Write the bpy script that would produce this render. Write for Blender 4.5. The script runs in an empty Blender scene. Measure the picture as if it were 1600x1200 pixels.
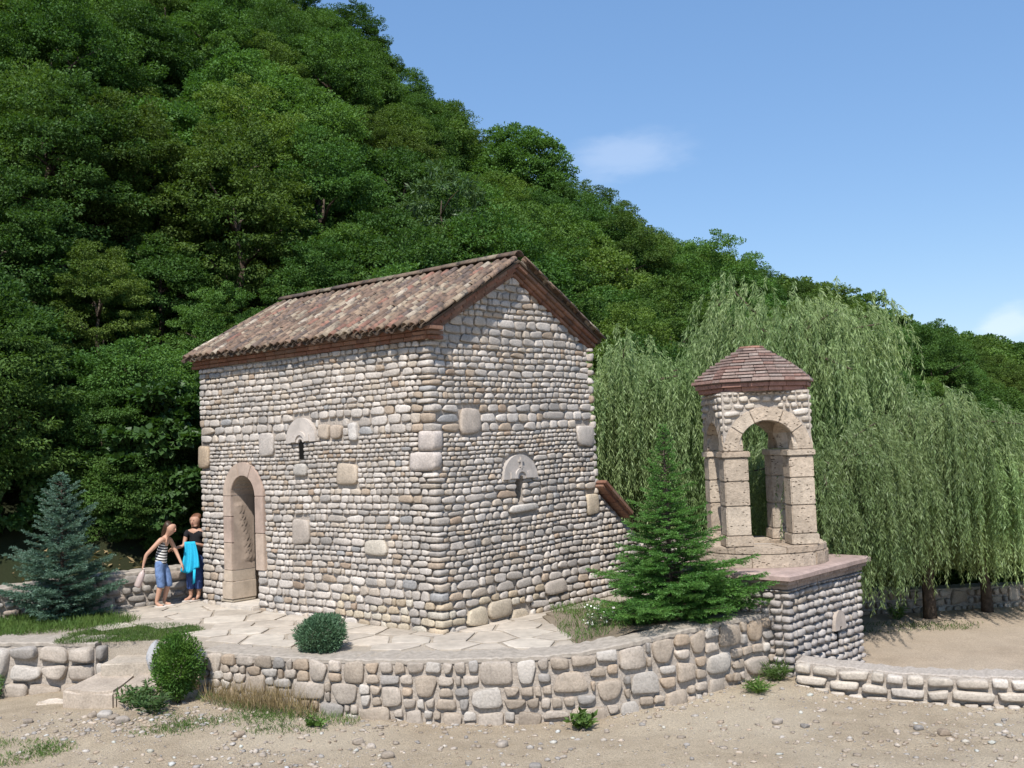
import bpy, bmesh, math, random
import numpy as np
from mathutils import Matrix, Vector
random.seed(7); RNG = np.random.default_rng(7)
R = math.radians
scene = bpy.context.scene
COL = scene.collection

# ------------------------------------------------------------------ camera, sky, sun, exposure
cam_d = bpy.data.cameras.new('camera'); cam = bpy.data.objects.new('camera', cam_d); COL.objects.link(cam)
cam_d.sensor_width = 36; cam_d.lens = 36; cam_d.clip_end = 3000; cam_d.clip_start = 0.1
cam.matrix_world = Matrix.Translation((0, 0, 2.7)) @ Matrix.Rotation(R(93.29), 4, 'X') @ Matrix.Rotation(R(-2.1), 4, 'Z')
scene.camera = cam
EYE = np.array([0, 0, 2.7])

SUN_AZ = math.atan2(-0.11, -0.64); SUN_EL = R(53)      # azimuth from +Y towards +X
world = bpy.data.worlds.new('World'); scene.world = world; world.use_nodes = True
wn, wl = world.node_tree.nodes, world.node_tree.links
wn.clear()
w_out = wn.new('ShaderNodeOutputWorld'); w_bg = wn.new('ShaderNodeBackground')
sky = wn.new('ShaderNodeTexSky'); sky.sky_type = 'NISHITA'; sky.sun_disc = False
sky.sun_elevation = SUN_EL; sky.sun_rotation = SUN_AZ
sky.air_density = 1.2; sky.dust_density = 0.35; sky.ozone_density = 2.5; sky.altitude = 400
w_bg.inputs['Strength'].default_value = 0.122
w_tc = wn.new('ShaderNodeTexCoord')

def cloud_mask(direction, half_w, half_h, tilt, scale, lo, hi, amount):
    """soft cloud round one direction of the sky; returns a value socket"""
    d = Vector(direction).normalized(); rt = d.cross(Vector((0, 0, 1))).normalized(); up = rt.cross(d)
    rt2 = rt * math.cos(tilt) + up * math.sin(tilt); up2 = up * math.cos(tilt) - rt * math.sin(tilt)
    def dot(v, s):
        n = wn.new('ShaderNodeVectorMath'); n.operation = 'DOT_PRODUCT'; n.inputs[1].default_value = v * s
        wl.new(w_tc.outputs['Generated'], n.inputs[0]); return n.outputs['Value']
    def m(op, a, b=None):
        n = wn.new('ShaderNodeMath'); n.operation = op
        for i, q in enumerate((a, b)):
            if q is None: continue
            if isinstance(q, (int, float)): n.inputs[i].default_value = q
            else: wl.new(q, n.inputs[i])
        return n.outputs[0]
    x = dot(rt2, 1 / half_w); y = dot(up2, 1 / half_h)
    r = m('SQRT', m('ADD', m('MULTIPLY', x, x), m('MULTIPLY', y, y)))
    front = m('GREATER_THAN', dot(d, 1), 0.5)
    nz = wn.new('ShaderNodeTexNoise'); nz.inputs['Scale'].default_value = scale; nz.inputs['Detail'].default_value = 6
    nz.inputs['Roughness'].default_value = 0.6
    mp = wn.new('ShaderNodeMapping'); mp.inputs['Scale'].default_value = (1, 1, 3)
    wl.new(w_tc.outputs['Generated'], mp.inputs[0]); wl.new(mp.outputs[0], nz.inputs[0])
    v = m('SUBTRACT', m('ADD', nz.outputs[0], 0.5), r)
    mr = wn.new('ShaderNodeMapRange'); mr.interpolation_type = 'SMOOTHSTEP'
    mr.inputs['From Min'].default_value = lo; mr.inputs['From Max'].default_value = hi; mr.inputs['To Max'].default_value = amount
    wl.new(v, mr.inputs['Value'])
    return m('MULTIPLY', mr.outputs[0], front)

cl1 = cloud_mask((0.117, 1, 0.278), 0.095, 0.034, R(8), 13, 0.18, 0.85, 0.20)
cl2 = cloud_mask((0.487, 1, 0.100), 0.036, 0.026, R(20), 16, 0.15, 0.7, 0.36)
hs = wn.new('ShaderNodeMix'); hs.data_type = 'RGBA'; hs.inputs['Factor'].default_value = 0.45; hs.inputs['B'].default_value = (0.98, 2.32, 4.95, 1); wl.new(sky.outputs[0], hs.inputs['A']); prev = hs.outputs['Result']
for c in (cl1, cl2):
    mx = wn.new('ShaderNodeMix'); mx.data_type = 'RGBA'; mx.inputs['B'].default_value = (6.6, 7.0, 7.8, 1)
    wl.new(c, mx.inputs['Factor']); wl.new(prev, mx.inputs['A']); prev = mx.outputs['Result']
wl.new(prev, w_bg.inputs['Color']); wl.new(w_bg.outputs[0], w_out.inputs[0])

sun_d = bpy.data.lights.new('sun', 'SUN'); sun_d.energy = 4.6; sun_d.angle = R(0.53); sun_d.color = (1, 0.955, 0.89)
sun = bpy.data.objects.new('sun', sun_d); COL.objects.link(sun)
sv = Vector((math.sin(SUN_AZ) * math.cos(SUN_EL), math.cos(SUN_AZ) * math.cos(SUN_EL), math.sin(SUN_EL)))
sun.rotation_euler = sv.to_track_quat('Z', 'Y').to_euler()

vs = scene.view_settings; vs.view_transform = 'Standard'; vs.look = 'None'; vs.gamma = 1; vs.use_curve_mapping = False
vs.exposure = 0.40
cy = scene.cycles; cy.max_bounces = 6; cy.diffuse_bounces = 3; cy.glossy_bounces = 2; cy.transmission_bounces = 4
cy.transparent_max_bounces = 6; cy.use_denoising = True; cy.caustics_reflective = False; cy.caustics_refractive = False

# ------------------------------------------------------------------ materials
def new_mat(name):
    m = bpy.data.materials.new(name); m.use_nodes = True
    nt = m.node_tree; b = nt.nodes['Principled BSDF']
    return m, nt.nodes, nt.links, b

def _noise(N, L, scale, detail=5, rough=0.6, coord=None):
    n = N.new('ShaderNodeTexNoise'); n.inputs['Scale'].default_value = scale
    n.inputs['Detail'].default_value = detail; n.inputs['Roughness'].default_value = rough
    if coord is not None: L.new(coord, n.inputs['Vector'])
    return n.outputs['Fac']

def _range(N, L, v, a, b, c, d):
    n = N.new('ShaderNodeMapRange'); L.new(v, n.inputs['Value'])
    for k, q in zip(('From Min', 'From Max', 'To Min', 'To Max'), (a, b, c, d)): n.inputs[k].default_value = q
    return n.outputs[0]

def _mul(N, L, col, val):
    n = N.new('ShaderNodeVectorMath'); n.operation = 'SCALE'; L.new(col, n.inputs[0]); L.new(val, n.inputs['Scale'])
    return n.outputs[0]

def _mix(N, L, fac, a, b):
    n = N.new('ShaderNodeMix'); n.data_type = 'RGBA'
    for key, v in (('Factor', fac), ('A', a), ('B', b)):
        s = n.inputs[key]
        if hasattr(v, 'is_linked'): L.new(v, s)
        elif isinstance(v, (int, float)): s.default_value = v
        else: s.default_value = (*v[:3], 1)
    return n.outputs['Result']

def _bump(N, L, B, h, strength, dist):
    n = N.new('ShaderNodeBump'); n.inputs['Strength'].default_value = strength; n.inputs['Distance'].default_value = dist
    L.new(h, n.inputs['Height']); L.new(n.outputs[0], B.inputs['Normal'])

def mat_piece(name, source, rough=0.85, speck=0.22, bump=0.5, dist=0.012, scale=26, pits=0.0, stain=None):
    """mineral pieces whose own colour comes from the object ('object') or from the vertex attribute col ('attr')"""
    m, N, L, B = new_mat(name)
    geo = N.new('ShaderNodeNewGeometry'); pos = geo.outputs['Position']
    if source == 'object': c = N.new('ShaderNodeObjectInfo').outputs['Color']
    else:
        a = N.new('ShaderNodeAttribute'); a.attribute_name = 'col'; c = a.outputs['Color']
    n1 = _noise(N, L, scale, 6, 0.65, pos); n2 = _noise(N, L, 5.5, 3, 0.5, pos)
    f = _range(N, L, n1, 0.3, 0.7, 1 - speck, 1 + speck)
    col = _mul(N, L, c, f)
    col = _mul(N, L, col, _range(N, L, n2, 0.3, 0.7, 0.88, 1.12))
    n4 = _noise(N, L, 1.3, 4, 0.6, pos)
    col = _mul(N, L, col, _range(N, L, n4, 0.35, 0.68, 1.06, 0.80))
    if stain:
        n3 = _noise(N, L, stain[2], 5, 0.7, pos)
        col = _mix(N, L, _range(N, L, n3, stain[3], stain[3] + 0.1, 0, stain[1]), col, stain[0])
    h = n1
    if pits:
        v = N.new('ShaderNodeTexVoronoi'); v.inputs['Scale'].default_value = 24
        mp = N.new('ShaderNodeMapping'); mp.inputs['Scale'].default_value = (0.7, 0.7, 1.6); L.new(pos, mp.inputs[0]); L.new(mp.outputs[0], v.inputs['Vector'])
        nz = _noise(N, L, 9, 4, 0.6, pos)
        pit = _range(N, L, v.outputs['Distance'], 0.20, 0.36, 1, 0)
        mm = N.new('ShaderNodeMath'); mm.operation = 'MULTIPLY'; L.new(pit, mm.inputs[0]); L.new(_range(N, L, nz, 0.52, 0.60, 0, 0.9), mm.inputs[1])
        col = _mix(N, L, mm.outputs[0], col, (0.10, 0.07, 0.045))
        s = N.new('ShaderNodeMath'); s.operation = 'SUBTRACT'; L.new(n1, s.inputs[0]); L.new(mm.outputs[0], s.inputs[1]); h = s.outputs[0]
    L.new(col, B.inputs['Base Color']); B.inputs['Roughness'].default_value = rough
    B.inputs['Specular IOR Level'].default_value = 0.25
    _bump(N, L, B, h, bump, dist)
    return m

def mat_ground(name, cols, scale, bump, dist, rough=0.95, fine=90):
    m, N, L, B = new_mat(name)
    pos = N.new('ShaderNodeNewGeometry').outputs['Position']
    n1 = _noise(N, L, scale, 8, 0.65, pos); n2 = _noise(N, L, scale * 0.16, 4, 0.5, pos); n3 = _noise(N, L, fine, 3, 0.7, pos)
    col = _mix(N, L, _range(N, L, n1, 0.35, 0.65, 0, 1), cols[0], cols[1])
    col = _mix(N, L, _range(N, L, n2, 0.42, 0.62, 0, 0.8), col, cols[2])
    col = _mul(N, L, col, _range(N, L, n3, 0.3, 0.7, 0.72, 1.25))
    L.new(col, B.inputs['Base Color']); B.inputs['Roughness'].default_value = rough; B.inputs['Specular IOR Level'].default_value = 0.15
    a = N.new('ShaderNodeMath'); a.operation = 'ADD'; L.new(n1, a.inputs[0]); L.new(n3, a.inputs[1])
    _bump(N, L, B, a.outputs[0], bump, dist)
    return m

def mat_leaf(name, c0, c1, transl=0.3, rough=0.5, spec=0.35, noise=1.3, var=0.35, olive=0.0):
    """leaves: diffuse front, light coming through, a little gloss; colour varies by clump and by plant"""
    m, N, L, B = new_mat(name)
    pos = N.new('ShaderNodeNewGeometry'); oi = N.new('ShaderNodeObjectInfo')
    n1 = _noise(N, L, noise, 3, 0.6, pos.outputs['Position']); n2 = _noise(N, L, 23, 2, 0.5, pos.outputs['Position'])
    col = _mix(N, L, _range(N, L, n1, 0.35, 0.65, 0, 1), c0, c1)
    col = _mul(N, L, col, _range(N, L, n2, 0.3, 0.7, 1 - var, 1 + var))
    wnz = N.new('ShaderNodeTexWhiteNoise'); wnz.noise_dimensions = '1D'; L.new(oi.outputs['Random'], wnz.inputs['W'])
    ol = N.new('ShaderNodeVectorMath'); ol.operation = 'MULTIPLY'; ol.inputs[1].default_value = (1.45, 1.06, 0.95); L.new(col, ol.inputs[0])
    col = _mix(N, L, _range(N, L, wnz.outputs['Value'], 0.45, 1, 0, olive), col, ol.outputs[0])
    col = _mul(N, L, col, _range(N, L, oi.outputs['Random'], 0, 1, 0.7, 1.2))
    L.new(col, B.inputs['Base Color']); B.inputs['Roughness'].default_value = rough; B.inputs['Specular IOR Level'].default_value = spec
    t = N.new('ShaderNodeBsdfTranslucent'); g = N.new('ShaderNodeVectorMath'); g.operation = 'MULTIPLY'
    g.inputs[1].default_value = (1.25, 1.3, 0.5); L.new(col, g.inputs[0]); L.new(g.outputs[0], t.inputs['Color'])
    mx = N.new('ShaderNodeMixShader'); mx.inputs[0].default_value = transl
    L.new(B.outputs[0], mx.inputs[1]); L.new(t.outputs[0], mx.inputs[2])
    L.new(mx.outputs[0], N['Material Output'].inputs[0])
    return m

def mat_plain(name, col, rough=0.7, spec=0.3, var=0.2, scale=20, bump=0.2, dist=0.01, metal=0.0):
    m, N, L, B = new_mat(name)
    pos = N.new('ShaderNodeNewGeometry').outputs['Position']
    n = _noise(N, L, scale, 5, 0.6, pos)
    c = N.new('ShaderNodeRGB'); c.outputs[0].default_value = (*col, 1)
    L.new(_mul(N, L, c.outputs[0], _range(N, L, n, 0.3, 0.7, 1 - var, 1 + var)), B.inputs['Base Color'])
    B.inputs['Roughness'].default_value = rough; B.inputs['Specular IOR Level'].default_value = spec; B.inputs['Metallic'].default_value = metal
    if bump: _bump(N, L, B, n, bump, dist)
    return m

M = {}
M['stone'] = mat_piece('river_stone', 'object', speck=0.26, bump=0.6, dist=0.012, scale=34, stain=((0.20, 0.18, 0.155), 0.55, 17, 0.60))
M['stone_v'] = mat_piece('river_stone_rows', 'attr', speck=0.26, bump=0.6, dist=0.012, scale=34, stain=((0.20, 0.18, 0.155), 0.55, 17, 0.60))
M['tile'] = mat_piece('roof_tile', 'object', rough=0.9, speck=0.3, bump=0.5, dist=0.008, scale=26, stain=((0.06, 0.05, 0.044), 0.9, 13, 0.505))
M['tile_v'] = mat_piece('roof_tile_rows', 'attr', rough=0.9, speck=0.3, bump=0.5, dist=0.008, scale=26, stain=((0.06, 0.05, 0.044), 0.9, 13, 0.505))
M['brick'] = mat_piece('cornice_brick', 'object', rough=0.9, speck=0.25, bump=0.5, dist=0.008, scale=30, stain=((0.13, 0.10, 0.085), 0.6, 8, 0.56))
M['tuff'] = mat_piece('pitted_tuff', 'object', rough=0.95, speck=0.2, bump=0.9, dist=0.02, scale=20, pits=1.0)
M['dressed'] = mat_piece('dressed_sandstone', 'object', rough=0.9, speck=0.1, bump=0.35, dist=0.008, scale=24)
M['flag'] = mat_piece('flagstone', 'object', rough=0.85, speck=0.08, bump=0.3, dist=0.008, scale=14)
M['mortar'] = mat_plain('lime_mortar', (0.37, 0.325, 0.28), 0.95, 0.1, 0.25, 30, 0.7, 0.02)
M['cement'] = mat_plain('cement_coping', (0.33, 0.29, 0.245), 0.95, 0.1, 0.22, 12, 0.6, 0.02)
M['dark_wood'] = mat_plain('roof_boards', (0.10, 0.075, 0.055), 0.9, 0.1)
M['bark'] = mat_plain('bark', (0.085, 0.065, 0.05), 0.95, 0.1, 0.4, 14, 0.9, 0.03)
M['dirt'] = mat_ground('dirt_road', ((0.56, 0.455, 0.325), (0.44, 0.35, 0.245), (0.60, 0.505, 0.375)), 2.6, 1.0, 0.05, fine=55)
M['yard'] = mat_ground('yard_dirt', ((0.42, 0.335, 0.25), (0.34, 0.27, 0.20), (0.45, 0.37, 0.285)), 2.2, 0.8, 0.03, fine=50)
M['soil'] = mat_ground('terrace_soil', ((0.26, 0.21, 0.15), (0.18, 0.145, 0.10), (0.30, 0.25, 0.19)), 4.0, 0.8, 0.03)
M['joint'] = mat_ground('paving_joints', ((0.40, 0.345, 0.28), (0.33, 0.285, 0.23), (0.40, 0.345, 0.28)), 6.0, 0.6, 0.02)
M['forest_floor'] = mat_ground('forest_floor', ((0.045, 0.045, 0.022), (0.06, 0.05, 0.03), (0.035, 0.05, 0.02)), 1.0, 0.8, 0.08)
M['leaf'] = mat_leaf('beech_leaf', (0.056, 0.128, 0.030), (0.100, 0.190, 0.044), 0.32, 0.6, 0.18, 0.22, 0.4, 0.85)
M['leaf_hazel'] = mat_leaf('hazel_leaf', (0.055, 0.125, 0.03), (0.08, 0.165, 0.04), 0.3, 0.5, 0.4, 1.4)
M['leaf_pale'] = mat_leaf('pale_leaf', (0.075, 0.15, 0.05), (0.11, 0.18, 0.07), 0.3, 0.5, 0.4, 1.4)
M['willow'] = mat_leaf('willow_leaf', (0.165, 0.250, 0.095), (0.275, 0.355, 0.155), 0.34, 0.5, 0.35, 0.7, 0.5)
M['spruce'] = mat_leaf('blue_spruce_needle', (0.10, 0.20, 0.135), (0.16, 0.27, 0.195), 0.15, 0.5, 0.4, 4.0)
M['fir'] = mat_leaf('green_fir_needle', (0.06, 0.16, 0.03), (0.105, 0.225, 0.045), 0.2, 0.5, 0.35, 3.0)
M['thuja'] = mat_leaf('thuja_spray', (0.045, 0.11, 0.018), (0.085, 0.16, 0.025), 0.2, 0.55, 0.3, 6.0)
M['box'] = mat_leaf('clipped_bush_leaf', (0.055, 0.115, 0.058), (0.09, 0.155, 0.085), 0.15, 0.55, 0.3, 6.0)
M['grass'] = mat_leaf('grass_blade', (0.065, 0.13, 0.025), (0.11, 0.17, 0.04), 0.25, 0.6, 0.25, 2.5)
M['dry'] = mat_leaf('dry_grass_blade', (0.30, 0.22, 0.11), (0.36, 0.28, 0.16), 0.2, 0.8, 0.15, 5.0)
M['weed'] = mat_leaf('weed_leaf', (0.07, 0.14, 0.04), (0.12, 0.19, 0.07), 0.25, 0.55, 0.3, 6.0)
M['flower'] = mat_plain('white_petal', (0.7, 0.7, 0.62), 0.8, 0.2, 0.1)

# ------------------------------------------------------------------ helpers
def tag(o, label=None, category=None, group=None, kind=None):
    for k, v in (('label', label), ('category', category), ('group', group), ('kind', kind)):
        if v: o[k] = v
    return o

def empty(name, loc=(0, 0, 0), rz=0.0):
    o = bpy.data.objects.new(name, None); COL.objects.link(o); o.location = loc; o.rotation_euler = (0, 0, rz)
    o.empty_display_size = 0.2
    return o

def link(name, mesh, parent=None, mat=None, matrix=None, color=None):
    o = bpy.data.objects.new(name, mesh); COL.objects.link(o)
    if mat is not None and not mesh.materials: mesh.materials.append(mat)
    if parent is not None: o.parent = parent
    if matrix is not None: o.matrix_local = matrix
    if color is not None: o.color = (*color[:3], 1)
    return o

def np_mesh(name, V, F, smooth=False, col=None):
    """V (n,3), F (m,k) with one k"""
    V = np.asarray(V, dtype=np.float32); F = np.asarray(F, dtype=np.int32)
    me = bpy.data.meshes.new(name)
    me.vertices.add(len(V)); me.vertices.foreach_set('co', V.ravel())
    k = F.shape[1]
    me.loops.add(F.size); me.loops.foreach_set('vertex_index', F.ravel())
    me.polygons.add(len(F)); me.polygons.foreach_set('loop_start', np.arange(0, F.size, k, dtype=np.int32))
    me.update(calc_edges=True)
    if smooth: me.polygons.foreach_set('use_smooth', np.ones(len(F), dtype=bool))
    if col is not None:
        a = me.attributes.new('col', 'FLOAT_COLOR', 'POINT')
        c = np.ones((len(V), 4), dtype=np.float32); c[:, :3] = col; a.data.foreach_set('color', c.ravel())
    return me

class MB:
    """collects polygons for one mesh"""
    def __init__(s): s.v = []; s.f = []
    def add(s, vs, fs):
        k = len(s.v); s.v += [tuple(v) for v in vs]; s.f += [tuple(i + k for i in f) for f in fs]; return s
    def box(s, x0, x1, y0, y1, z0, z1, mtx=None):
        p = [(x, y, z) for z in (z0, z1) for y in (y0, y1) for x in (x0, x1)]
        if mtx is not None: p = [tuple(mtx @ Vector(q)) for q in p]
        return s.add(p, [(0, 2, 3, 1), (4, 5, 7, 6), (0, 1, 5, 4), (2, 6, 7, 3), (0, 4, 6, 2), (1, 3, 7, 5)])
    def prism(s, pts, axis_vec):
        """closed prism over a polygon (list of 3-vectors) pushed along axis_vec"""
        n = len(pts); a = Vector(axis_vec); q = [tuple(Vector(p) + a) for p in pts]
        s.add(list(pts) + q, [tuple(range(n))[::-1], tuple(range(n, 2 * n))] + [(i, (i + 1) % n, n + (i + 1) % n, n + i) for i in range(n)])
        return s
    def tube(s, pts, rad, n=7, cap=True):
        pts = [Vector(p) for p in pts]; k0 = len(s.v); prev = None
        for i, p in enumerate(pts):
            t = (pts[min(i + 1, len(pts) - 1)] - pts[max(i - 1, 0)]).normalized()
            u = prev if prev is not None else t.orthogonal()
            u = (u - t * u.dot(t)).normalized(); prev = u; w = t.cross(u)
            for j in range(n):
                a = 2 * math.pi * j / n
                s.v.append(tuple(p + (u * math.cos(a) + w * math.sin(a)) * rad[i]))
        for i in range(len(pts) - 1):
            for j in range(n):
                a = k0 + i * n + j; b = k0 + i * n + (j + 1) % n
                s.f.append((a, b, b + n, a + n))
        if cap:
            s.f.append(tuple(k0 + j for j in range(n))[::-1]); s.f.append(tuple(k0 + (len(pts) - 1) * n + j for j in range(n)))
        return s
    def mesh(s, name, smooth=False, recalc=True):
        me = bpy.data.meshes.new(name); me.from_pydata(s.v, [], s.f); me.update()
        if recalc:
            bm = bmesh.new(); bm.from_mesh(me); bmesh.ops.recalc_face_normals(bm, faces=bm.faces); bm.to_mesh(me); bm.free()
        if smooth: me.polygons.foreach_set('use_smooth', np.ones(len(me.polygons), dtype=bool))
        return me
    def obj(s, name, mat, parent=None, smooth=False, color=None, bevel=0.0):
        me = s.mesh(name, smooth)
        if bevel:
            bm = bmesh.new(); bm.from_mesh(me)
            bmesh.ops.bevel(bm, geom=[e for e in bm.edges if e.calc_face_angle(0) > 0.5], offset=bevel, segments=2, affect='EDGES', clamp_overlap=True)
            bm.to_mesh(me); bm.free()
        return link(name, me, parent, mat, None, color)

# ------------------------------------------------------------------ stones
def _cube_grid(n):
    idx = {}; V = []; F = []
    def vid(p):
        key = tuple(round(c, 5) for c in p)
        if key not in idx: idx[key] = len(V); V.append(p)
        return idx[key]
    lin = [math.sin(math.pi / 2 * (-1 + 2 * i / n)) for i in range(n + 1)]
    for ax in range(3):
        for sgn in (-1, 1):
            for i in range(n):
                for j in range(n):
                    q = []
                    for a, b in ((i, j), (i + 1, j), (i + 1, j + 1), (i, j + 1)):
                        p = [0, 0, 0]; p[ax] = sgn; p[(ax + 1) % 3] = lin[a]; p[(ax + 2) % 3] = lin[b]; q.append(vid(tuple(p)))
                    F.append(q if sgn > 0 else q[::-1])
    return np.array(V, float), np.array(F, int)
CUBE_V, CUBE_F = _cube_grid(3)

def stone_shape(rng, n, rough):
    """a worn stone filling about -1..1: rounded box, skewed and dented"""
    p = CUBE_V.copy()
    e = n
    r = (np.abs(p) ** e).sum(1) ** (1 / e); p = p / r[:, None]
    for ax in (0, 2):      # uneven outline in the face plane (x along the wall, z up, y outwards)
        o = 2 - ax
        p[:, ax] *= 1 + rng.uniform(-1, 1) * rough * 0.9 * p[:, o] + rng.uniform(-1, 1) * rough * 0.6 * p[:, o] ** 2
    for _ in range(3):
        d = rng.normal(size=3); d /= np.linalg.norm(d)
        p += d * (rough * 0.35 * np.sin(p @ (rng.normal(size=3) * 1.9) + rng.uniform(0, 6)))[:, None]
    p[:, 1] += rough * 0.5 * (rng.uniform(-1, 1) * p[:, 0] + rng.uniform(-1, 1) * p[:, 2])
    m = np.abs(p[:, [0, 2]]).max(0); p[:, 0] /= max(m[0], 1); p[:, 2] /= max(m[1], 1)
    return p
_r = np.random.default_rng(11)
SHAPES = {'river': [stone_shape(_r, _r.uniform(3.8, 7.0), 0.22) for _ in range(14)],
          'block': [stone_shape(_r, _r.uniform(5.5, 8.0), 0.14) for _ in range(8)],
          'rubble': [stone_shape(_r, _r.uniform(4.2, 8.0), 0.30) for _ in range(14)],
          'pebble': [stone_shape(_r, _r.uniform(2.6, 3.8), 0.18) for _ in range(10)]}
_cache = {}
def shape_mesh(kind, i, mat):
    key = (kind, i, mat)
    if key not in _cache:
        me = np_mesh(kind + '_stone', SHAPES[kind][i], CUBE_F, True); me.materials.append(M[mat]); _cache[key] = me
    return _cache[key]

PAL = {
 'wall': [((0.475, 0.425, 0.375), 6), ((0.525, 0.475, 0.425), 4), ((0.41, 0.365, 0.32), 5), ((0.45, 0.385, 0.315), 3), ((0.355, 0.325, 0.295), 2.4), ((0.39, 0.31, 0.235), 1.0), ((0.30, 0.29, 0.28), 0.6), ((0.33, 0.25, 0.185), 0.35)],
 'tan': [((0.47, 0.40, 0.30), 4), ((0.42, 0.34, 0.245), 3), ((0.50, 0.45, 0.37), 2)],
 'retain': [((0.40, 0.345, 0.29), 5), ((0.36, 0.30, 0.24), 5), ((0.44, 0.40, 0.355), 2.6), ((0.32, 0.265, 0.21), 3), ((0.30, 0.275, 0.25), 2), ((0.35, 0.275, 0.205), 2)],
 'dark_shaded': [((0.30, 0.275, 0.25), 4), ((0.25, 0.225, 0.20), 4), ((0.34, 0.315, 0.285), 2), ((0.28, 0.23, 0.19), 2)],  # garden wall: dark wet stones, with tree shade put into the colour
 'pale': [((0.46, 0.405, 0.34), 4), ((0.42, 0.365, 0.305), 3), ((0.49, 0.44, 0.385), 2)],
 'base': [((0.37, 0.335, 0.31), 5), ((0.32, 0.29, 0.27), 4), ((0.42, 0.385, 0.355), 3), ((0.28, 0.26, 0.245), 1.5), ((0.35, 0.30, 0.25), 1)],
 'tile': [((0.235, 0.16, 0.115), 4), ((0.19, 0.13, 0.095), 4), ((0.28, 0.205, 0.145), 3), ((0.34, 0.275, 0.20), 2.5), ((0.16, 0.12, 0.10), 2.2), ((0.40, 0.335, 0.26), 0.7), ((0.28, 0.15, 0.11), 0.8)],
 'brick': [((0.21, 0.105, 0.07), 4), ((0.25, 0.14, 0.095), 3), ((0.20, 0.125, 0.09), 2), ((0.16, 0.09, 0.065), 1)],
}
def pick(pal, rng=random):
    cs = PAL[pal]; t = rng.uniform(0, sum(w for _, w in cs))
    for c, w in cs:
        t -= w
        if t <= 0: break
    k = rng.uniform(0.9, 1.1)
    return tuple(min(0.62, q * k) for q in c)

def stone_item(pos, frame, dims, kind='river', pal='wall', col=None, rot=0.0):
    """frame = (tangent, outward, up) unit vectors; dims = full width, depth, height"""
    t, o, u = (Vector(a) for a in frame)
    if rot: 
        q = Matrix.Rotation(rot, 3, o); t = q @ t; u = q @ u
    s = [d / 2 for d in dims]
    flip = random.choice((-1, 1))
    m = Matrix(((t.x * s[0] * flip, o.x * s[1] * flip if False else o.x * s[1], u.x * s[2] , pos[0]),
                (t.y * s[0] * flip, o.y * s[1], u.y * s[2], pos[1]),
                (t.z * s[0] * flip, o.z * s[1], u.z * s[2], pos[2]), (0, 0, 0, 1)))
    return dict(m=m, kind=kind, i=random.randrange(len(SHAPES[kind])), col=col or pick(pal), area=dims[0] * dims[2], pos=Vector(pos), out=o)

def emit_stones(parent, items, name='stone', most=300, mat='stone', rest_name='small_stone'):
    """the pieces that show largest become parts, the rest one part of kind stuff"""
    pm = parent.matrix_basis
    if len(items) > most:
        def shown(it):
            w = pm @ it['pos']; d = w - Vector(EYE); n = pm.to_3x3() @ it['out']
            return it['area'] * max(0.0, -(n.dot(d.normalized()))) / d.length_squared
        items = sorted(items, key=shown, reverse=True)
    for it in items[:most]:
        o = link(name, shape_mesh(it['kind'], it['i'], mat), parent, None, None, it['col'])
        o.matrix_local = it['m']
    rest = items[most:]
    if rest:
        nv = len(CUBE_V); V = np.zeros((nv * len(rest), 3)); C = np.zeros((nv * len(rest), 3)); Fs = []
        for k, it in enumerate(rest):
            mm = np.array(it['m']); V[k * nv:(k + 1) * nv] = SHAPES[it['kind']][it['i']] @ mm[:3, :3].T + mm[:3, 3]
            C[k * nv:(k + 1) * nv] = it['col']
            Fs.append((CUBE_F if np.linalg.det(mm[:3, :3]) > 0 else CUBE_F[:, ::-1]) + k * nv)
        me = np_mesh(rest_name, V, np.concatenate(Fs), True, C)
        o = link(rest_name, me, parent, M[mat + '_v']); tag(o, kind='stuff')

def split_intervals(a, b, cuts):
    out = [(a, b)]
    for c0, c1 in cuts:
        nx = []
        for p, q in out:
            if c1 <= p or c0 >= q: nx.append((p, q)); continue
            if c0 > p: nx.append((p, c0))
            if c1 < q: nx.append((c1, q))
        out = nx
    return [(p, q) for p, q in out if q - p > 0.03]

def fill_rows(P, rows, span, excl, wr=(1.1, 2.3), gap=0.014, depth=0.09, kind='river', pal='wall', wmin=0.08, jitter=0.08, palfn=None, out=0.0):
    """rows of stones over a face. P(u, v) -> pos, tangent, outward, up; rows = list of (v0, v1); span(v0, v1) -> (u0, u1)"""
    items = []
    for v0, v1 in rows:
        u0, u1 = span(v0, v1)
        if u1 - u0 < 0.05: continue
        h = v1 - v0
        cuts = []
        for e in excl:
            if callable(e):
                c = e(v0, v1)
                if c: cuts += c
            else:
                ov = min(v1, e[3]) - max(v0, e[2])
                if ov > 0.30 * h: cuts.append((e[0], e[1]))
        for a, b in split_intervals(u0, u1, cuts):
            ws = []
            while sum(ws) < b - a:
                big = random.random()
                k = random.uniform(*wr) * (0.62 if big < 0.18 else 1.45 if big > 0.9 else 1)
                ws.append(max(wmin, h * k))
            if len(ws) > 1 and (b - a) - sum(ws[:-1]) < 0.5 * ws[-1]: ws.pop()
            f = (b - a) / sum(ws); u = a
            for w in ws:
                w *= f
                hh = h * random.uniform(0.90, 1.06); dv = random.uniform(-0.05, 0.05) * h
                pos, t, o, up = P(u + w / 2, (v0 + v1) / 2 + dv)
                dd = depth * random.uniform(0.8, 1.2)
                pl = palfn(u, v0) if palfn else pal
                items.append(stone_item(Vector(pos) + Vector(o) * (out + random.uniform(-0.006, 0.008)), (t, o, up),
                             (max(0.03, w - gap * random.uniform(0.6, 1.4)), dd, max(0.03, hh - gap)), kind, pl, None, random.uniform(-jitter, jitter)))
                u += w
    return items

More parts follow.
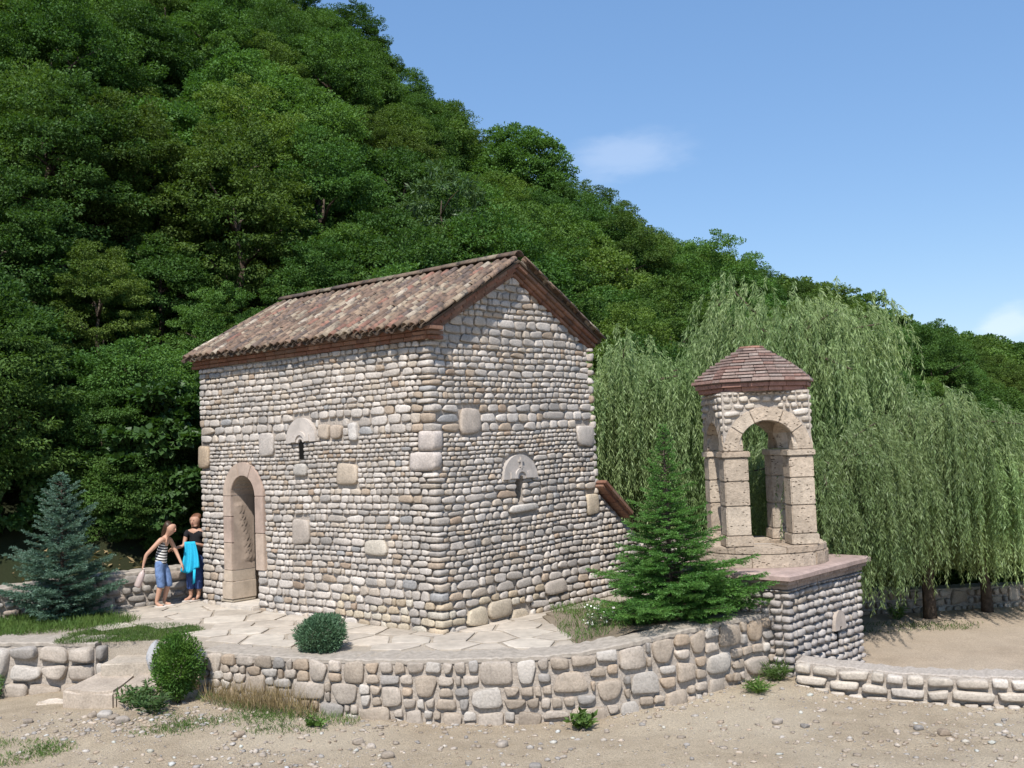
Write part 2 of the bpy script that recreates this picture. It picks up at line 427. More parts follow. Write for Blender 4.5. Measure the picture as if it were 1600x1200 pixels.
def make_rows(v0, v1, hs):
    """course heights drawn from hs until v1 is reached"""
    out = []; v = v0
    while v < v1 - 0.03:
        h = hs(v) if callable(hs) else random.uniform(*hs)
        if v1 - v - h < 0.04: h = v1 - v
        out.append((v, v + h)); v += h
    return out

# ------------------------------------------------------------------ ground, hill, terrace
CTRL = np.array([(-9, 15.4, -.8), (-7.9, 15.6, -.8), (-6.5, 15.2, -.70), (-5.4, 14.4, -.66), (-4.4, 14.2, -.56), (-3.35, 13.7, -.62), (-2.1, 13.3, -.73), (-1, 13.1, -.8), (.4, 12.9, -.8),
    (1.9, 13.3, -.73), (2.8, 13.9, -.66), (3.6, 14.2, -.62), (4.7, 13.1, -.72), (6.1, 12.7, -.75), (8, 12.5, -.78), (0, 11, -.80), (-6, 11, -.80), (5, 11, -.76), (0, 5, -.82), (-9, 8, -.8), (9, 8, -.8),
    (8, 20, -.86), (6.5, 15.5, -.86), (5.4, 14.6, -.86), (12, 16, -.86), (9, 14.5, -.86), (14, 22, -.86), (6, 18, -.86), (0, 18, -.95), (-5, 18, -.95)])
def ground_z(x, y):
    x = np.asarray(x, float); y = np.asarray(y, float)
    d2 = (x[..., None] - CTRL[:, 0]) ** 2 + (y[..., None] - CTRL[:, 1]) ** 2 + 0.05
    w = d2 ** -1.6
    z = (w * CTRL[:, 2]).sum(-1) / w.sum(-1)
    rut = sum(np.exp(-((y - c - .25 * np.sin(x * .35 + .5) + .02 * x) / .10) ** 2) for c in (11.0, 12.1)); rut2 = sum(np.exp(-((y - c - .18 * np.sin(x * .3 + 2)) / .09) ** 2) for c in (11.35, 10.6))
    z = z - .030 * rut * (.6 + .4 * np.sin(x * 1.7)) - .018 * rut2
    return z + 0.012 * np.sin(x * 2.1 + y * 0.7) * np.sin(y * 3.3 - x) + 0.008 * np.sin(x * 5.7) * np.sin(y * 6.9 + 1)
def gz(x, y): return float(ground_z(np.array([x]), np.array([y]))[0])

xs = np.concatenate([[-1500, -600, -250, -100, -50, -30, -20], np.arange(-14, 17, .16), [20, 30, 50, 100, 250, 600, 1500]])
ys = np.concatenate([[-300, -80, -20, 0, 5], np.arange(8, 27, .16), [30, 40, 60, 100, 250, 600, 1500]])
GX, GY = np.meshgrid(xs, ys); GZ = ground_z(GX, GY)
nx, ny = len(xs), len(ys)
ii = (np.arange(ny - 1)[:, None] * nx + np.arange(nx - 1)[None, :]).ravel()
ground = link('ground', np_mesh('ground', np.stack([GX, GY, GZ], -1).reshape(-1, 3), np.stack([ii, ii + 1, ii + 1 + nx, ii + nx], -1), True), None, M['dirt'])
tag(ground, 'pale beige dirt road and yard strewn with stones', None, None, 'structure')

BASE = np.array([(-140, -60), (-40, 4), (-16, 14.5), (-9.5, 18.6), (-6, 20.4), (-2, 23.5), (4, 27.5), (14, 38), (40, 75), (110, 160), (260, 320), (700, 760)], float)
def hill_s(x, y):
    """distance from the foot of the hill, positive uphill"""
    p = np.stack([np.asarray(x, float), np.asarray(y, float)], -1); best = np.full(p.shape[:-1], 1e9); sgn = np.ones(p.shape[:-1])
    for a, b in zip(BASE[:-1], BASE[1:]):
        e = b - a; t = np.clip(((p - a) @ e) / (e @ e), 0, 1); q = p - a - t[..., None] * e; d = np.hypot(q[..., 0], q[..., 1])
        c = e[0] * (p[..., 1] - a[1]) - e[1] * (p[..., 0] - a[0])
        m = d < best; best = np.where(m, d, best); sgn = np.where(m, np.sign(c), sgn)
    return best * sgn
def hill_z(x, y):
    s = hill_s(x, y); x = np.asarray(x, float); y = np.asarray(y, float)
    D = np.hypot(x, y)
    top = np.interp(np.degrees(np.arctan2(x, np.maximum(y, 1))), [-45, -20, -9, -5, -1.8, 3.6, 6, 10.6, 15.7, 26, 45], [42, 40, 33.5, 26, 18.2, 13.4, 11.8, 10.6, 8.6, 5.4, 4.8]) + 0.6 * np.sin(D * 0.05 + 0.6)
    k = np.clip(s, 0, None) * np.interp(np.degrees(np.arctan2(x, np.maximum(y, 1))), [-20, -8, 0], [0.78, 0.74, 0.62]) / top
    h = top * k / (1 + k ** 5) ** 0.2 - np.clip(s - 40, 0, 60) * 0.25
    h = h + 0.5 * np.sin(x * 0.31 + 1) * np.sin(y * 0.27) * np.clip(s / 6, 0, 1)
    return np.where(s > 0, h + 0.05, np.clip(s, -2, 0) * 0.9)
az = np.radians(np.arange(-70, 71, 1.0)); dd = np.geomspace(14, 900, 90)
AZ, DD = np.meshgrid(az, dd); HX = np.sin(AZ) * DD; HY = np.cos(AZ) * DD
n1 = len(az); ii = (np.arange(len(dd) - 1)[:, None] * n1 + np.arange(n1 - 1)[None, :]).ravel()
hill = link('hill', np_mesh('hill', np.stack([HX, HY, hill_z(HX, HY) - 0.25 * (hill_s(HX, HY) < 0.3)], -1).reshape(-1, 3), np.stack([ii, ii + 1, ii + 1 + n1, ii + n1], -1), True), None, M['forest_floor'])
tag(hill, 'steep wooded hillside behind the chapel', None, None, 'structure')

def catmull(pts, n):
    pts = np.array(pts, float); P = np.vstack([2 * pts[0] - pts[1], pts, 2 * pts[-1] - pts[-2]]); out = []
    for i in range(1, len(P) - 2):
        for t in np.linspace(0, 1, n, endpoint=False):
            a, b, c, d = P[i - 1:i + 3]
            out.append(0.5 * ((2 * b) + (-a + c) * t + (2 * a - 5 * b + 4 * c - d) * t * t + (-a + 3 * b - 3 * c + d) * t ** 3))
    out.append(pts[-1]); return np.array(out)

# terrace wall line: x, y, base z, top z
ARC = catmull([(-4.42, 14.28, -.60, .0), (-3.35, 13.72, -.66, .0), (-2.1, 13.33, -.76, -.01), (-.94, 13.12, -.84, .0), (.36, 12.98, -.84, .03), (1.2, 13.1, -.82, .10), (1.95, 13.42, -.76, .17), (2.8, 13.95, -.70, .20), (3.56, 14.42, -.68, .21)], 10)
class Line:
    """a wall line in plan: position, frame, base and top by arc length"""
    def __init__(s, pts):
        s.p = np.array(pts, float); e = np.diff(s.p[:, :2], axis=0); s.u = np.concatenate([[0], np.cumsum(np.hypot(e[:, 0], e[:, 1]))]); s.len = s.u[-1]
    def at(s, u, off=0.0):
        g = lambda k, w: float(np.interp(w, s.u, s.p[:, k]))
        t = Vector((g(0, min(u + .06, s.len)) - g(0, max(u - .06, 0)), g(1, min(u + .06, s.len)) - g(1, max(u - .06, 0)), 0)).normalized()
        o = Vector((t.y, -t.x, 0))
        return Vector((g(0, u), g(1, u), 0)) + o * off, t, o, g(2, u), g(3, u)
def rubble_wall(name, pts, thick, label, category, rows, wr, coping, pal='retain', kind='rubble', big=0.12, seed=1, depth=0.12, copemat='cement', cope_over=0.0, gap=0.022, back=False, most=300, end_caps=False):
    """free-standing or retaining wall: mortar core, one part per stone, cement coping"""
    random.seed(seed)
    ln = Line(pts); root = empty(name, (0, 0, 0)); tag(root, label, category, None, 'thing')
    n = max(2, int(ln.len / 0.12)); us = np.linspace(0, ln.len, n)
    core = MB(); rings = []
    for u in us:
        p, t, o, zb, zt = ln.at(u); q = p - o * thick; b = zb - 0.35; tt = zt - 0.02
        rings.append([(p.x - o.x * .012, p.y - o.y * .012, b), (p.x - o.x * .012, p.y - o.y * .012, tt), (q.x, q.y, tt), (q.x, q.y, b)])
    V = [v for r_ in rings for v in r_]; F = []
    for i in range(n - 1):
        for j in range(4): F.append((i * 4 + j, i * 4 + (j + 1) % 4, i * 4 + 4 + (j + 1) % 4, i * 4 + 4 + j))
    F += [(0, 1, 2, 3), tuple((n - 1) * 4 + j for j in (3, 2, 1, 0))]
    core.add(V, F).obj('mortar_core', M['mortar'], root)
    if coping:
        cm = MB(); V = []; F = []
        us2 = np.linspace(-0.0, ln.len, n * 2)
        for u in us2:
            p, t, o, zb, zt = ln.at(u); a = p + o * (cope_over + random.uniform(-.012, .012)); q = p - o * (coping + random.uniform(-.05, .05))
            zt += random.uniform(-.008, .008)
            V += [(a.x, a.y, zt - .05), (a.x, a.y, zt - .006), (a.x - o.x * .02, a.y - o.y * .02, zt + .008), (q.x, q.y, zt + .012 + random.uniform(0, .012)), (q.x, q.y, zt - .06)]
        for i in range(len(us2) - 1):
            for j in range(5): F.append((i * 5 + j, i * 5 + (j + 1) % 5, i * 5 + 5 + (j + 1) % 5, i * 5 + 5 + j))
        F += [tuple(range(5)), tuple(len(V) - 5 + j for j in range(4, -1, -1))]
        cm.add(V, F).obj('coping', M[copemat], root)
    H = float(np.mean(ln.p[:, 3] - ln.p[:, 2]))
    rows = [(a * H, b * H) for a, b in rows]
    def P(u, v, side=1):
        p, t, o, zb, zt = ln.at(min(max(u, 0), ln.len)); z = zb + v / H * (zt - zb)
        if side < 0: return (p.x - o.x * thick, p.y - o.y * thick, z), -t, -o, Vector((0, 0, 1))
        return (p.x, p.y, z), t, o, Vector((0, 0, 1))
    items = []; excl = []
    k = 0
    while k < len(rows) - 1:      # stones two courses high
        u = random.uniform(0.1, 0.9)
        while u < ln.len - 0.5:
            if random.random() < big * 4:
                w = random.uniform(0.26, 0.48); v0, v1 = rows[k][0], rows[k + 1][1]
                if not any(e[0] < u + w and e[1] > u and e[2] < v1 and e[3] > v0 for e in excl):
                    excl.append((u, u + w, v0, v1)); pos, t, o, up = P(u + w / 2, (v0 + v1) / 2)
                    items.append(stone_item(pos, (t, o, up), (w - gap, depth * 1.1, v1 - v0 - gap), kind, pal, None, random.uniform(-.06, .06)))
            u += random.uniform(0.35, 0.6) / max(big * 4, .05)
        k += 1
    items += fill_rows(P, rows, lambda a, b: (0.0, ln.len), excl, wr, gap, depth, kind, pal, 0.1, 0.07)
    if back:
        items += fill_rows(lambda u, v: P(ln.len - u, v, -1), rows, lambda a, b: (0.0, ln.len), [], wr, gap, depth, kind, pal, 0.1, 0.07)
    if end_caps:
        for u, sg in ((0.0, -1), (ln.len, 1)):
            p, t, o, zb, zt = ln.at(u)
            for v0, v1 in rows:
                z0 = zb + v0 / H * (zt - zb); z1 = zb + v1 / H * (zt - zb)
                for q in (0.25, 0.75):
                    c = p - o * thick * q
                    items.append(stone_item((c.x, c.y, (z0 + z1) / 2), (-o * sg, t * sg, Vector((0, 0, 1))), (thick / 2 - gap, depth, z1 - z0 - gap), kind, pal))
    emit_stones(root, items, 'stone', most)
    return root, ln

arc_wall, ARCL = rubble_wall('terrace_wall', ARC, 0.42, 'long curved retaining wall of tan boulders with grey cement top before the chapel', 'stone wall',
    [(-.08, .09), (.09, .25), (.25, .43), (.43, .60), (.60, .78), (.78, .985)], (0.85, 1.9), 0.46, big=0.20, seed=3, depth=0.095, gap=.016)
left_wall, _ = rubble_wall('terrace_wall', [(-11.5, 16.2, -.82, 0.0), (-9.5, 15.85, -.82, .0), (-7.8, 15.5, -.82, .0), (-6.9, 15.3, -.80, .0), (-6.22, 15.12, -.76, .0)], 0.5,
    'short thick stone wall with pale cement top at the left edge, beside the steps', 'stone wall', [(-.05, .3), (.3, .64), (.64, .97)], (1.1, 2.2), 0.52, pal='retain', big=0.04, seed=12, depth=0.2, copemat='cement', gap=0.03, end_caps=True)
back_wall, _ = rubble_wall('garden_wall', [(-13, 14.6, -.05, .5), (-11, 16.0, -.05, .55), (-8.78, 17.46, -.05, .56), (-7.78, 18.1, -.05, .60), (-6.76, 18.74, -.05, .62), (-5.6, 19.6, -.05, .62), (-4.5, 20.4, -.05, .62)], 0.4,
    'low wall of dark flat river stones in tree shade behind the spruce and the two people', 'stone wall', [(0, .2), (.2, .42), (.42, .66), (.66, .97)], (1.4, 2.6), 0.4, pal='dark_shaded', kind='river', big=0.08, seed=5, depth=0.14)
low_wall, LOWL = rubble_wall('low_wall', catmull([(3.62, 13.80, -.68, -.34), (4.1, 13.50, -.74, -.36), (4.7, 13.16, -.78, -.385), (5.4, 12.92, -.80, -.40), (6.1, 12.73, -.80, -.40), (6.9, 12.6, -.82, -.40), (8.2, 12.5, -.82, -.4)], 6), 0.34,
    'knee-high pale boulder wall running off to the right from the bell tower', 'stone wall', [(.0, .24), (.24, .62), (.62, 1.0)], (1.5, 2.8), 0.36, pal='pale', kind='block', big=0.0, seed=8, depth=0.16, copemat='mortar', cope_over=-0.03, gap=0.03)
far_wall, _ = rubble_wall('yard_wall', [(4.0, 19.2, -.9, -.42), (6.8, 20.0, -.9, -.42), (8.2, 20.15, -.9, -.44), (9.85, 20.35, -.9, -.46), (12, 20.6, -.9, -.46), (15, 20.9, -.9, -.46)], 0.4,
    'low rubble wall in the shade under the willows across the yard', 'stone wall', [(0, .3), (.3, .62), (.62, 1.0)], (0.8, 1.5), 0.4, pal='retain', big=0.1, seed=9, depth=0.12)

# browner trodden earth of the yard behind the low wall
yx = np.arange(3.9, 17.1, .2); yy = np.arange(12.6, 20.3, .2); YX, YY = np.meshgrid(yx, yy); lw = np.interp(YX, LOWL.p[:, 0], LOWL.p[:, 1]) + .12
n1 = len(yx); ii = (np.arange(len(yy) - 1)[:, None] * n1 + np.arange(n1 - 1)[None, :]).ravel(); keep = (YY > lw).ravel()[ii]; ii = ii[keep]
yard = link('yard', np_mesh('yard', np.stack([YX, YY, ground_z(YX, YY) + .006], -1).reshape(-1, 3), np.stack([ii, ii + 1, ii + 1 + n1, ii + n1], -1), True), None, M['yard']); tag(yard, 'brown trodden yard under the willows', None, None, 'structure')
# terrace floor
front = [tuple(ARCL.at(u, -0.2)[0]) for u in np.linspace(0.05, ARCL.len, 40)]
poly = [(-12, 16.6), (-9.5, 16.0), (-7.8, 15.65), (-6.9, 15.45), (-6.3, 15.28), (-5.6, 15.22), (-4.9, 14.95), (-4.5, 14.6)] + [(p[0], p[1]) for p in front] + [(3.9, 15.3), (4.4, 17), (3.5, 23), (-13, 23)]
tm = MB(); tm.prism([(x, y, -1.2) for x, y in poly], (0, 0, 1.2))
terrace = tm.obj('terrace', M['joint']); tag(terrace, 'terrace paved with cream flagstones round the chapel', None, None, 'structure')

# earth bank under the green conifer, held by the tall end of the curved wall
bx = np.linspace(0, 1, 26); by = np.linspace(0, 1, 20); V = []
for j in by:
    for i in bx:
        u = 5.3 + i * (ARCL.len - 5.4); p, t, o, zb, zt = ARCL.at(u, -0.35 - j * 2.6)
        f = min(1, i * 3.2) * (1 - j * 0.55)
        V.append((p.x, p.y, -0.02 + 0.20 * f * (1 if i > 0.02 else 0) + random.uniform(0, .015)))
ii = (np.arange(19)[:, None] * 26 + np.arange(25)[None, :]).ravel()
bank = link('earth_bank', np_mesh('earth_bank', V, np.stack([ii, ii + 26, ii + 27, ii + 1], -1), True), None, M['soil']); tag(bank, 'soil bank behind the curved wall', None, None, 'structure')

# ------------------------------------------------------------------ flagstones
CH_A = Vector((-1.115, 14.758, 0)); CH_ROT = math.atan2(.761, .649)
CH_M = Matrix.Translation(CH_A) @ Matrix.Rotation(CH_ROT, 4, 'Z'); CH_I = CH_M.inverted()
CW, CLEN = 3.9, 6.02
def clip_poly(poly, p, n):
    out = []
    for i in range(len(poly)):
        a, b = poly[i], poly[(i + 1) % len(poly)]; da = (a[0] - p[0]) * n[0] + (a[1] - p[1]) * n[1]; db = (b[0] - p[0]) * n[0] + (b[1] - p[1]) * n[1]
        if da <= 0: out.append(a)
        if da * db < 0: k = da / (da - db); out.append((a[0] + (b[0] - a[0]) * k, a[1] + (b[1] - a[1]) * k))
    return out
random.seed(21)
sites = []
for _ in range(6000):
    x = random.uniform(-7.4, 2.1); y = random.uniform(13.0, 20.2)
    if all((x - a) ** 2 + (y - b) ** 2 > (0.44 + 0.14 * random.random()) ** 2 for a, b in sites): sites.append((x, y))
def front_dist(x, y):
    us = np.linspace(0, ARCL.len, 120); px = np.interp(us, ARCL.u, ARCL.p[:, 0]); py = np.interp(us, ARCL.u, ARCL.p[:, 1])
    k = int(np.argmin((px - x) ** 2 + (py - y) ** 2)); q, t, o, _, _ = ARCL.at(us[k]); return (Vector((x, y, 0)) - q).dot(o), us[k]
def lawn_edge(x, y):
    """positive on the lawn beside the steps and round the spruce"""
    a = 1 - ((x + 5.95) / 1.05) ** 2 - ((y - 15.75) / 0.85) ** 2
    b = 1 - ((x + 8.0) / 1.75) ** 2 - ((y - 17.0) / 0.95) ** 2
    return max(a, b)
for sx, sy in sites:
    lc = CH_I @ Vector((sx, sy, 0))
    if 0.35 < lc.x < CW and 0.35 < lc.y < CLEN - .35: continue
    fd, fu = front_dist(sx, sy)
    if fd > -0.48 or (sx < -4.4 and sy < 15.0): continue
    if lawn_edge(sx, sy) > 0.03 or sy > 18.6 + (sx + 7.2) * .7 or lc.x > 2.9 or (fu > 6.3): continue
    if sx < -6.6: continue
    pl = [(sx - 1, sy - 1), (sx + 1, sy - 1), (sx + 1, sy + 1), (sx - 1, sy + 1)]
    for ox, oy in sites:
        if (ox, oy) == (sx, sy) or (ox - sx) ** 2 + (oy - sy) ** 2 > 4: continue
        dx, dy = ox - sx, oy - sy; d = math.hypot(dx, dy); nx_, ny_ = dx / d, dy / d
        pl = clip_poly(pl, (sx + nx_ * (d / 2 - 0.014), sy + ny_ * (d / 2 - 0.014)), (nx_, ny_))
    q, t, o, _, _ = ARCL.at(fu, -0.52); pl = clip_poly(pl, (q.x, q.y), (o.x, o.y))
    if len(pl) < 3: continue
    # break the straight cell edges a little
    pts = []
    for i in range(len(pl)):
        a, b = pl[i], pl[(i + 1) % len(pl)]; pts.append((a[0] * .93 + sx * .07, a[1] * .93 + sy * .07) if random.random() < .5 else (a[0] * .97 + sx * .03, a[1] * .97 + sy * .03))
        if math.hypot(b[0] - a[0], b[1] - a[1]) > .3:
            k = random.uniform(.35, .65); s_ = random.uniform(.955, 1.0); mx_, my_ = a[0] + (b[0] - a[0]) * k, a[1] + (b[1] - a[1]) * k; pts.append((sx + (mx_ - sx) * s_, sy + (my_ - sy) * s_))
    zt = random.uniform(0.012, 0.022); n = len(pts)
    top = [(x - sx, y - sy, zt + random.uniform(-.003, .003)) for x, y in pts]
    mb = MB(); ins = [(x * .96, y * .96, z + .006) for x, y, z in top]
    mb.add([(x, y, -.03) for x, y, z in top] + top + ins, [tuple(range(2 * n, 3 * n))] + [(i, (i + 1) % n, n + (i + 1) % n, n + i) for i in range(n)] + [(n + i, n + (i + 1) % n, 2 * n + (i + 1) % n, 2 * n + i) for i in range(n)])
    c = random.choice([(0.46, .40, .33), (0.44, .385, .32), (0.48, .425, .355), (0.42, .365, .30)]); k = random.uniform(.92, 1.06)
    o_ = mb.obj('flagstone', M['flag'], terrace, False, tuple(q * k for q in c)); o_.location = (sx, sy, 0)

# ------------------------------------------------------------------ chapel
random.seed(31)
chapel = empty('chapel', CH_A, CH_ROT); tag(chapel, 'small gabled chapel of pale river stone courses with red clay tile roof', 'chapel')
TAN = math.tan(R(28.6)); RZ = 5.61; WZ = 4.22       # roof pitch, ridge height under tiles, wall height under the eave cornice
def batter(z): return 0.14 * min(1.0, max(0.0, z / 4.4))
def roof_z(x): return RZ - abs(x - CW / 2) * TAN
DU0, DU1, DSP = 4.36, 5.06, 1.95      # door opening along the side wall, spring height
DC, DR = (DU0 + DU1) / 2, (DU1 - DU0) / 2
# core walls: side wall with the door cut out of its outline
def arch_pts(c, r, z, n=14): return [(c + r * math.cos(math.pi * k / n), z + r * math.sin(math.pi * k / n)) for k in range(n + 1)]
side = [(0.05, -.4), (DU0, -.4)] + [(2 * DC - a, b) for a, b in arch_pts(DC, DR, DSP)] + [(DU1, -.4), (CLEN, -.4), (CLEN, 4.45), (0.19, 4.45), (0.05, 0)]
core = MB()
core.prism([(0.012, u, v) for u, v in side], (0.42, 0, 0))
side2 = [(0.05, -.4), (DU0, -.4)] + [(DU0, 2.35), (DU1 + .42, 2.35)] + [(DU1 + .42, -.4), (CLEN, -.4), (CLEN, 4.45), (0.19, 4.45), (0.05, 0)]
core.prism([(0.434, u, v) for u, v in side2], (0.2, 0, 0))
gab = [(0.012, -.4), (CW - .012, -.4), (CW - .012, 4.45), (CW / 2, RZ - .06), (0.012, 4.45)]
# gable: pieces round the window slit so that the slit is really open
SG = (1.80, 1.945, 1.76, 2.13)
def gable_piece(pts):
    p = [(x, batter(z) + .012, z) for x, z in pts]; n = len(p)
    core.add(p + [(x, .6, z) for x, z in pts], [tuple(range(n)), tuple(range(n, 2 * n))[::-1]] + [(i, n + i, n + (i + 1) % n, (i + 1) % n) for i in range(n)])
gable_piece([(0.012, -.4), (SG[0], -.4), (SG[0], 4.45), (0.012, 4.45)])
gable_piece([(SG[1], -.4), (CW - .012, -.4), (CW - .012, 4.45), (SG[1], 4.45)])
gable_piece([(SG[0], -.4), (SG[1], -.4), (SG[1], SG[2]), (SG[0], SG[2])])
gable_piece([(SG[0], SG[3]), (SG[1], SG[3]), (SG[1], 4.45), (SG[0], 4.45)])
core.prism([(x, .152, z) for x, z in [(0.012, 4.45), (CW - .012, 4.45), (CW / 2, RZ - .06)]], (0, .45, 0))
core.box(CW - .6, CW - .012, .16, CLEN, -.4, 4.45)
core.prism([(x, CLEN - .6, z) for x, z in gab], (0, .58, 0))
core.obj('wall', M['mortar'], chapel)
# course heights: shared round the corner
def course_h(v):
    if 0.20 < v < 0.60: return random.uniform(.115, .155)
    if 2.42 < v < 2.86: return random.uniform(.058, .072)
    if 2.86 < v < 3.2: return random.uniform(.12, .155)
    return random.choice([random.uniform(.064, .08), random.uniform(.08, .105), random.uniform(.09, .125)])
ROWS = make_rows(-0.12, WZ + 0.02, course_h)
def wavy(u, s): return 0.014 * math.sin(u * 1.15 + s) + 0.007 * math.sin(u * 3.1 + 2 * s)
def PL(u, v): return (0.0, u, v + wavy(u, 0)), Vector((0, -1, 0)), Vector((-1, 0, 0)), Vector((0, 0, 1))
def PG(u, v): return (u, batter(v), v + wavy(-u * 1.2, 0)), Vector((1, 0, 0)), Vector((0, -1, .03)).normalized(), Vector((0, 0, 1))
items = []
def block(P, u0, u1, v0, v1, col, kind='block', depth=.11, rot=0.0, lst=None):
    pos, t, o, up = P((u0 + u1) / 2, (v0 + v1) / 2)
    items.append(stone_item(Vector(pos) + Vector(o) * .008, (t, o, up), (u1 - u0, depth, v1 - v0), kind, 'tan', col, rot))
    (lst if lst is not None else []).append((u0 - .01, u1 + .01, v0 - .01, v1 + .01))
exL, exG = [], []
for b, c in (((3.82, 4.22, 2.63, 3.04), (.48, .43, .385)), ((5.74, 6.06, 2.44, 2.85), (.40, .31, .22)), ((1.72, 2.2, 2.13, 2.47), (.44, .365, .285)), ((2.93, 3.36, 1.18, 1.6), (.45, .39, .335)),
             ((1.1, 1.6, 1.06, 1.31), (.47, .42, .35)), ((1.70, 1.88, 2.81, 3.1), (.55, .51, .47)), ((2.36, 2.62, 2.86, 3.1), (.44, .365, .29)), ((2.06, 2.32, 2.85, 3.08), (.42, .345, .275)), ((2.95, 3.3, 2.3, 2.5), (.50, .46, .41))):
    block(PL, *b, c, 'block', rot=random.uniform(-.05, .05), lst=exL)
for b, c in (((.58, 1.04, 2.86, 3.27), (.44, .375, .315)), ((3.45, 3.92, 2.58, 2.95), (.47, .42, .37)), ((3.6, 3.93, 1.42, 1.78), (.46, .38, .28)), ((1.58, 2.3, 1.62, 1.745), (.49, .45, .40)),
             ((2.35, 2.9, .22, .46), (.44, .385, .33)), ((.98, 1.5, .06, .34), (.47, .40, .31)), ((.50, .96, .02, .32), (.48, .41, .31)), ((1.4, 1.95, -.1, .14), (.44, .37, .28))):
    block(PG, *b, c, 'river' if b[2] < .5 else 'block', rot=random.uniform(-.05, .05), lst=exG)
# quoins on the near corner, one per course, turning the corner
qi = 0; cornL, cornG = {}, {}
big_q = [(2.62, 2.93, .30, .20), (2.33, 2.62, .50, .16)]
for v0, v1 in ROWS:
    vm = (v0 + v1) / 2; bq = [b for b in big_q if b[0] <= vm <= b[1]]
    if bq: cornL[(v0, v1)] = bq[0][2] + .07; cornG[(v0, v1)] = bq[0][3]; continue
    a, b = (random.uniform(.17, .28), random.uniform(.09, .15)) if qi % 2 else (random.uniform(.10, .16), random.uniform(.16, .26)); qi += 1
    p = .045; y0 = batter(vm); a += y0
    cornL[(v0, v1)] = a; cornG[(v0, v1)] = b
    h = v1 - v0
    pos = (-p + (b + p) / 2, y0 - p + (a - y0 + p) / 2, vm + wavy(0, 0))
    items.append(stone_item(pos, (Vector((1, 0, 0)), Vector((0, -1, 0)), Vector((0, 0, 1))), (b + p, a - y0 + p, h - .008), 'block' if random.random() < .6 else 'river', 'tan' if v0 < .35 else 'wall', None, 0))
for v0, v1, a, b in big_q:
    p = .05; vm = (v0 + v1) / 2; y0 = batter(vm)
    items.append(stone_item((-p + (b + p) / 2, y0 - p + (a + .07 - y0 + p) / 2, vm), (Vector((1, 0, 0)), Vector((0, -1, 0)), Vector((0, 0, 1))), (b + p, a + .07 - y0 + p, v1 - v0), 'block', 'wall', (.49, .43, .385), 0))
def arch_cut(c, r, z):
    def f(v0, v1):
        m = (v0 + v1) / 2
        if m <= z: return [(c - r, c + r)]
        if m < z + r: k = math.sqrt(r * r - (m - z) ** 2); return [(c - k, c + k)]
    return f
def lun_cut(c, r, z0, h):
    def f(v0, v1):
        m = (v0 + v1) / 2
        if v1 > z0 + .02 and m < z0 + h: k = r * math.sqrt(max(0, 1 - (max(0, v0 - z0) / h) ** 2)); return [(c - k, c + k)]
    return f
def door_cut(v0, v1):
    m = (v0 + v1) / 2; r = .60
    if m < 0.68: return [(DU0 - .01 if m > .62 else DU0 - .005, DU1 + .32 if m > .1 else DU1)]
    if m <= DSP: return [(DC - r, DC + r)]
    if m < DSP + r: k = math.sqrt(r * r - (m - DSP) ** 2); return [(DC - k, DC + k)]
exL += [door_cut, lun_cut(3.07, .40, 2.84, .42), (3.02, 3.16, 2.55, 2.85)]
exG += [lun_cut(1.9, .46, 2.14, .42), SG]
low_tan = lambda u, v: 'tan' if v < .34 and u < 2.2 and random.random() < .6 else 'wall'
spanL = lambda a, b: (cornL[(a, b)] + .004, CLEN)
items += fill_rows(PL, ROWS, spanL, exL, (1.1, 2.6), .008, .066, 'river', 'wall', palfn=low_tan)
def spanG(a, b):
    if (a, b) in cornG:
        return cornG[(a, b)] + .004, CW
    m = max(a, b) ; k = (RZ - .14 - m) / TAN
    return CW / 2 - k, CW / 2 + k
GROWS = ROWS + make_rows(ROWS[-1][1], RZ - .2, (.09, .16))
items += fill_rows(PG, GROWS, spanG, exG, (1.1, 2.7), .008, .066, 'river', 'wall', palfn=low_tan)
# the far walls get plain rows as well
def PR(u, v): return (CW, u, v), Vector((0, 1, 0)), Vector((1, 0, 0)), Vector((0, 0, 1))
items += fill_rows(PR, make_rows(0, 4.3, (.12, .17)), lambda a, b: (0, CLEN), [], (1.6, 2.6), .012, .095)
emit_stones(chapel, items, 'stone', 300, 'stone', 'stone_courses')

# door surround of dressed pinkish stone
def dressed(name, mb, col, parent=None, bevel=.008): return mb.obj(name, M['dressed'], parent or chapel, False, col, bevel)
def jamb_block(name, y0, y1, z0, z1, col, x0=-.052, x1=.43): return dressed(name, MB().box(x0, x1, y0, y1, z0, z1), col)
PINK = [(.43, .325, .265), (.46, .36, .285), (.44, .345, .28), (.47, .385, .30)]
oR = .585
for z0, z1, c in ((.66, 1.13, PINK[1]), (1.136, 1.59, PINK[0]), (1.596, DSP, PINK[2])): jamb_block('jamb_block', DU1, DC + oR, z0, z1, c)
jamb_block('jamb_block', DU1 - .002, DC + oR + .01, .46, .655, PINK[3]); jamb_block('jamb_block', DU1 - .03, DC + oR + .035, .16, .455, PINK[3], -.075)
for z0, z1, c in ((.70, 1.32, PINK[1]), (1.326, DSP, PINK[0])): jamb_block('jamb_block', DC - oR, DU0, z0, z1, c)
for a0, a1, c in ((0, 62, PINK[0]), (62.7, 106, PINK[2]), (106.7, 180, PINK[1])):
    n = 8; pts = []
    for k in range(n + 1): a = R(a0 + (a1 - a0) * k / n); pts.append((DC - oR * math.cos(a), DSP + oR * math.sin(a)))
    for k in range(n, -1, -1): a = R(a0 + (a1 - a0) * k / n); pts.append((DC - (DR - .002) * math.cos(a), DSP + (DR - .002) * math.sin(a)))
    dressed('voussoir', MB().prism([(-.052, y, z + .003) for y, z in pts], (.48, 0, 0)), c)
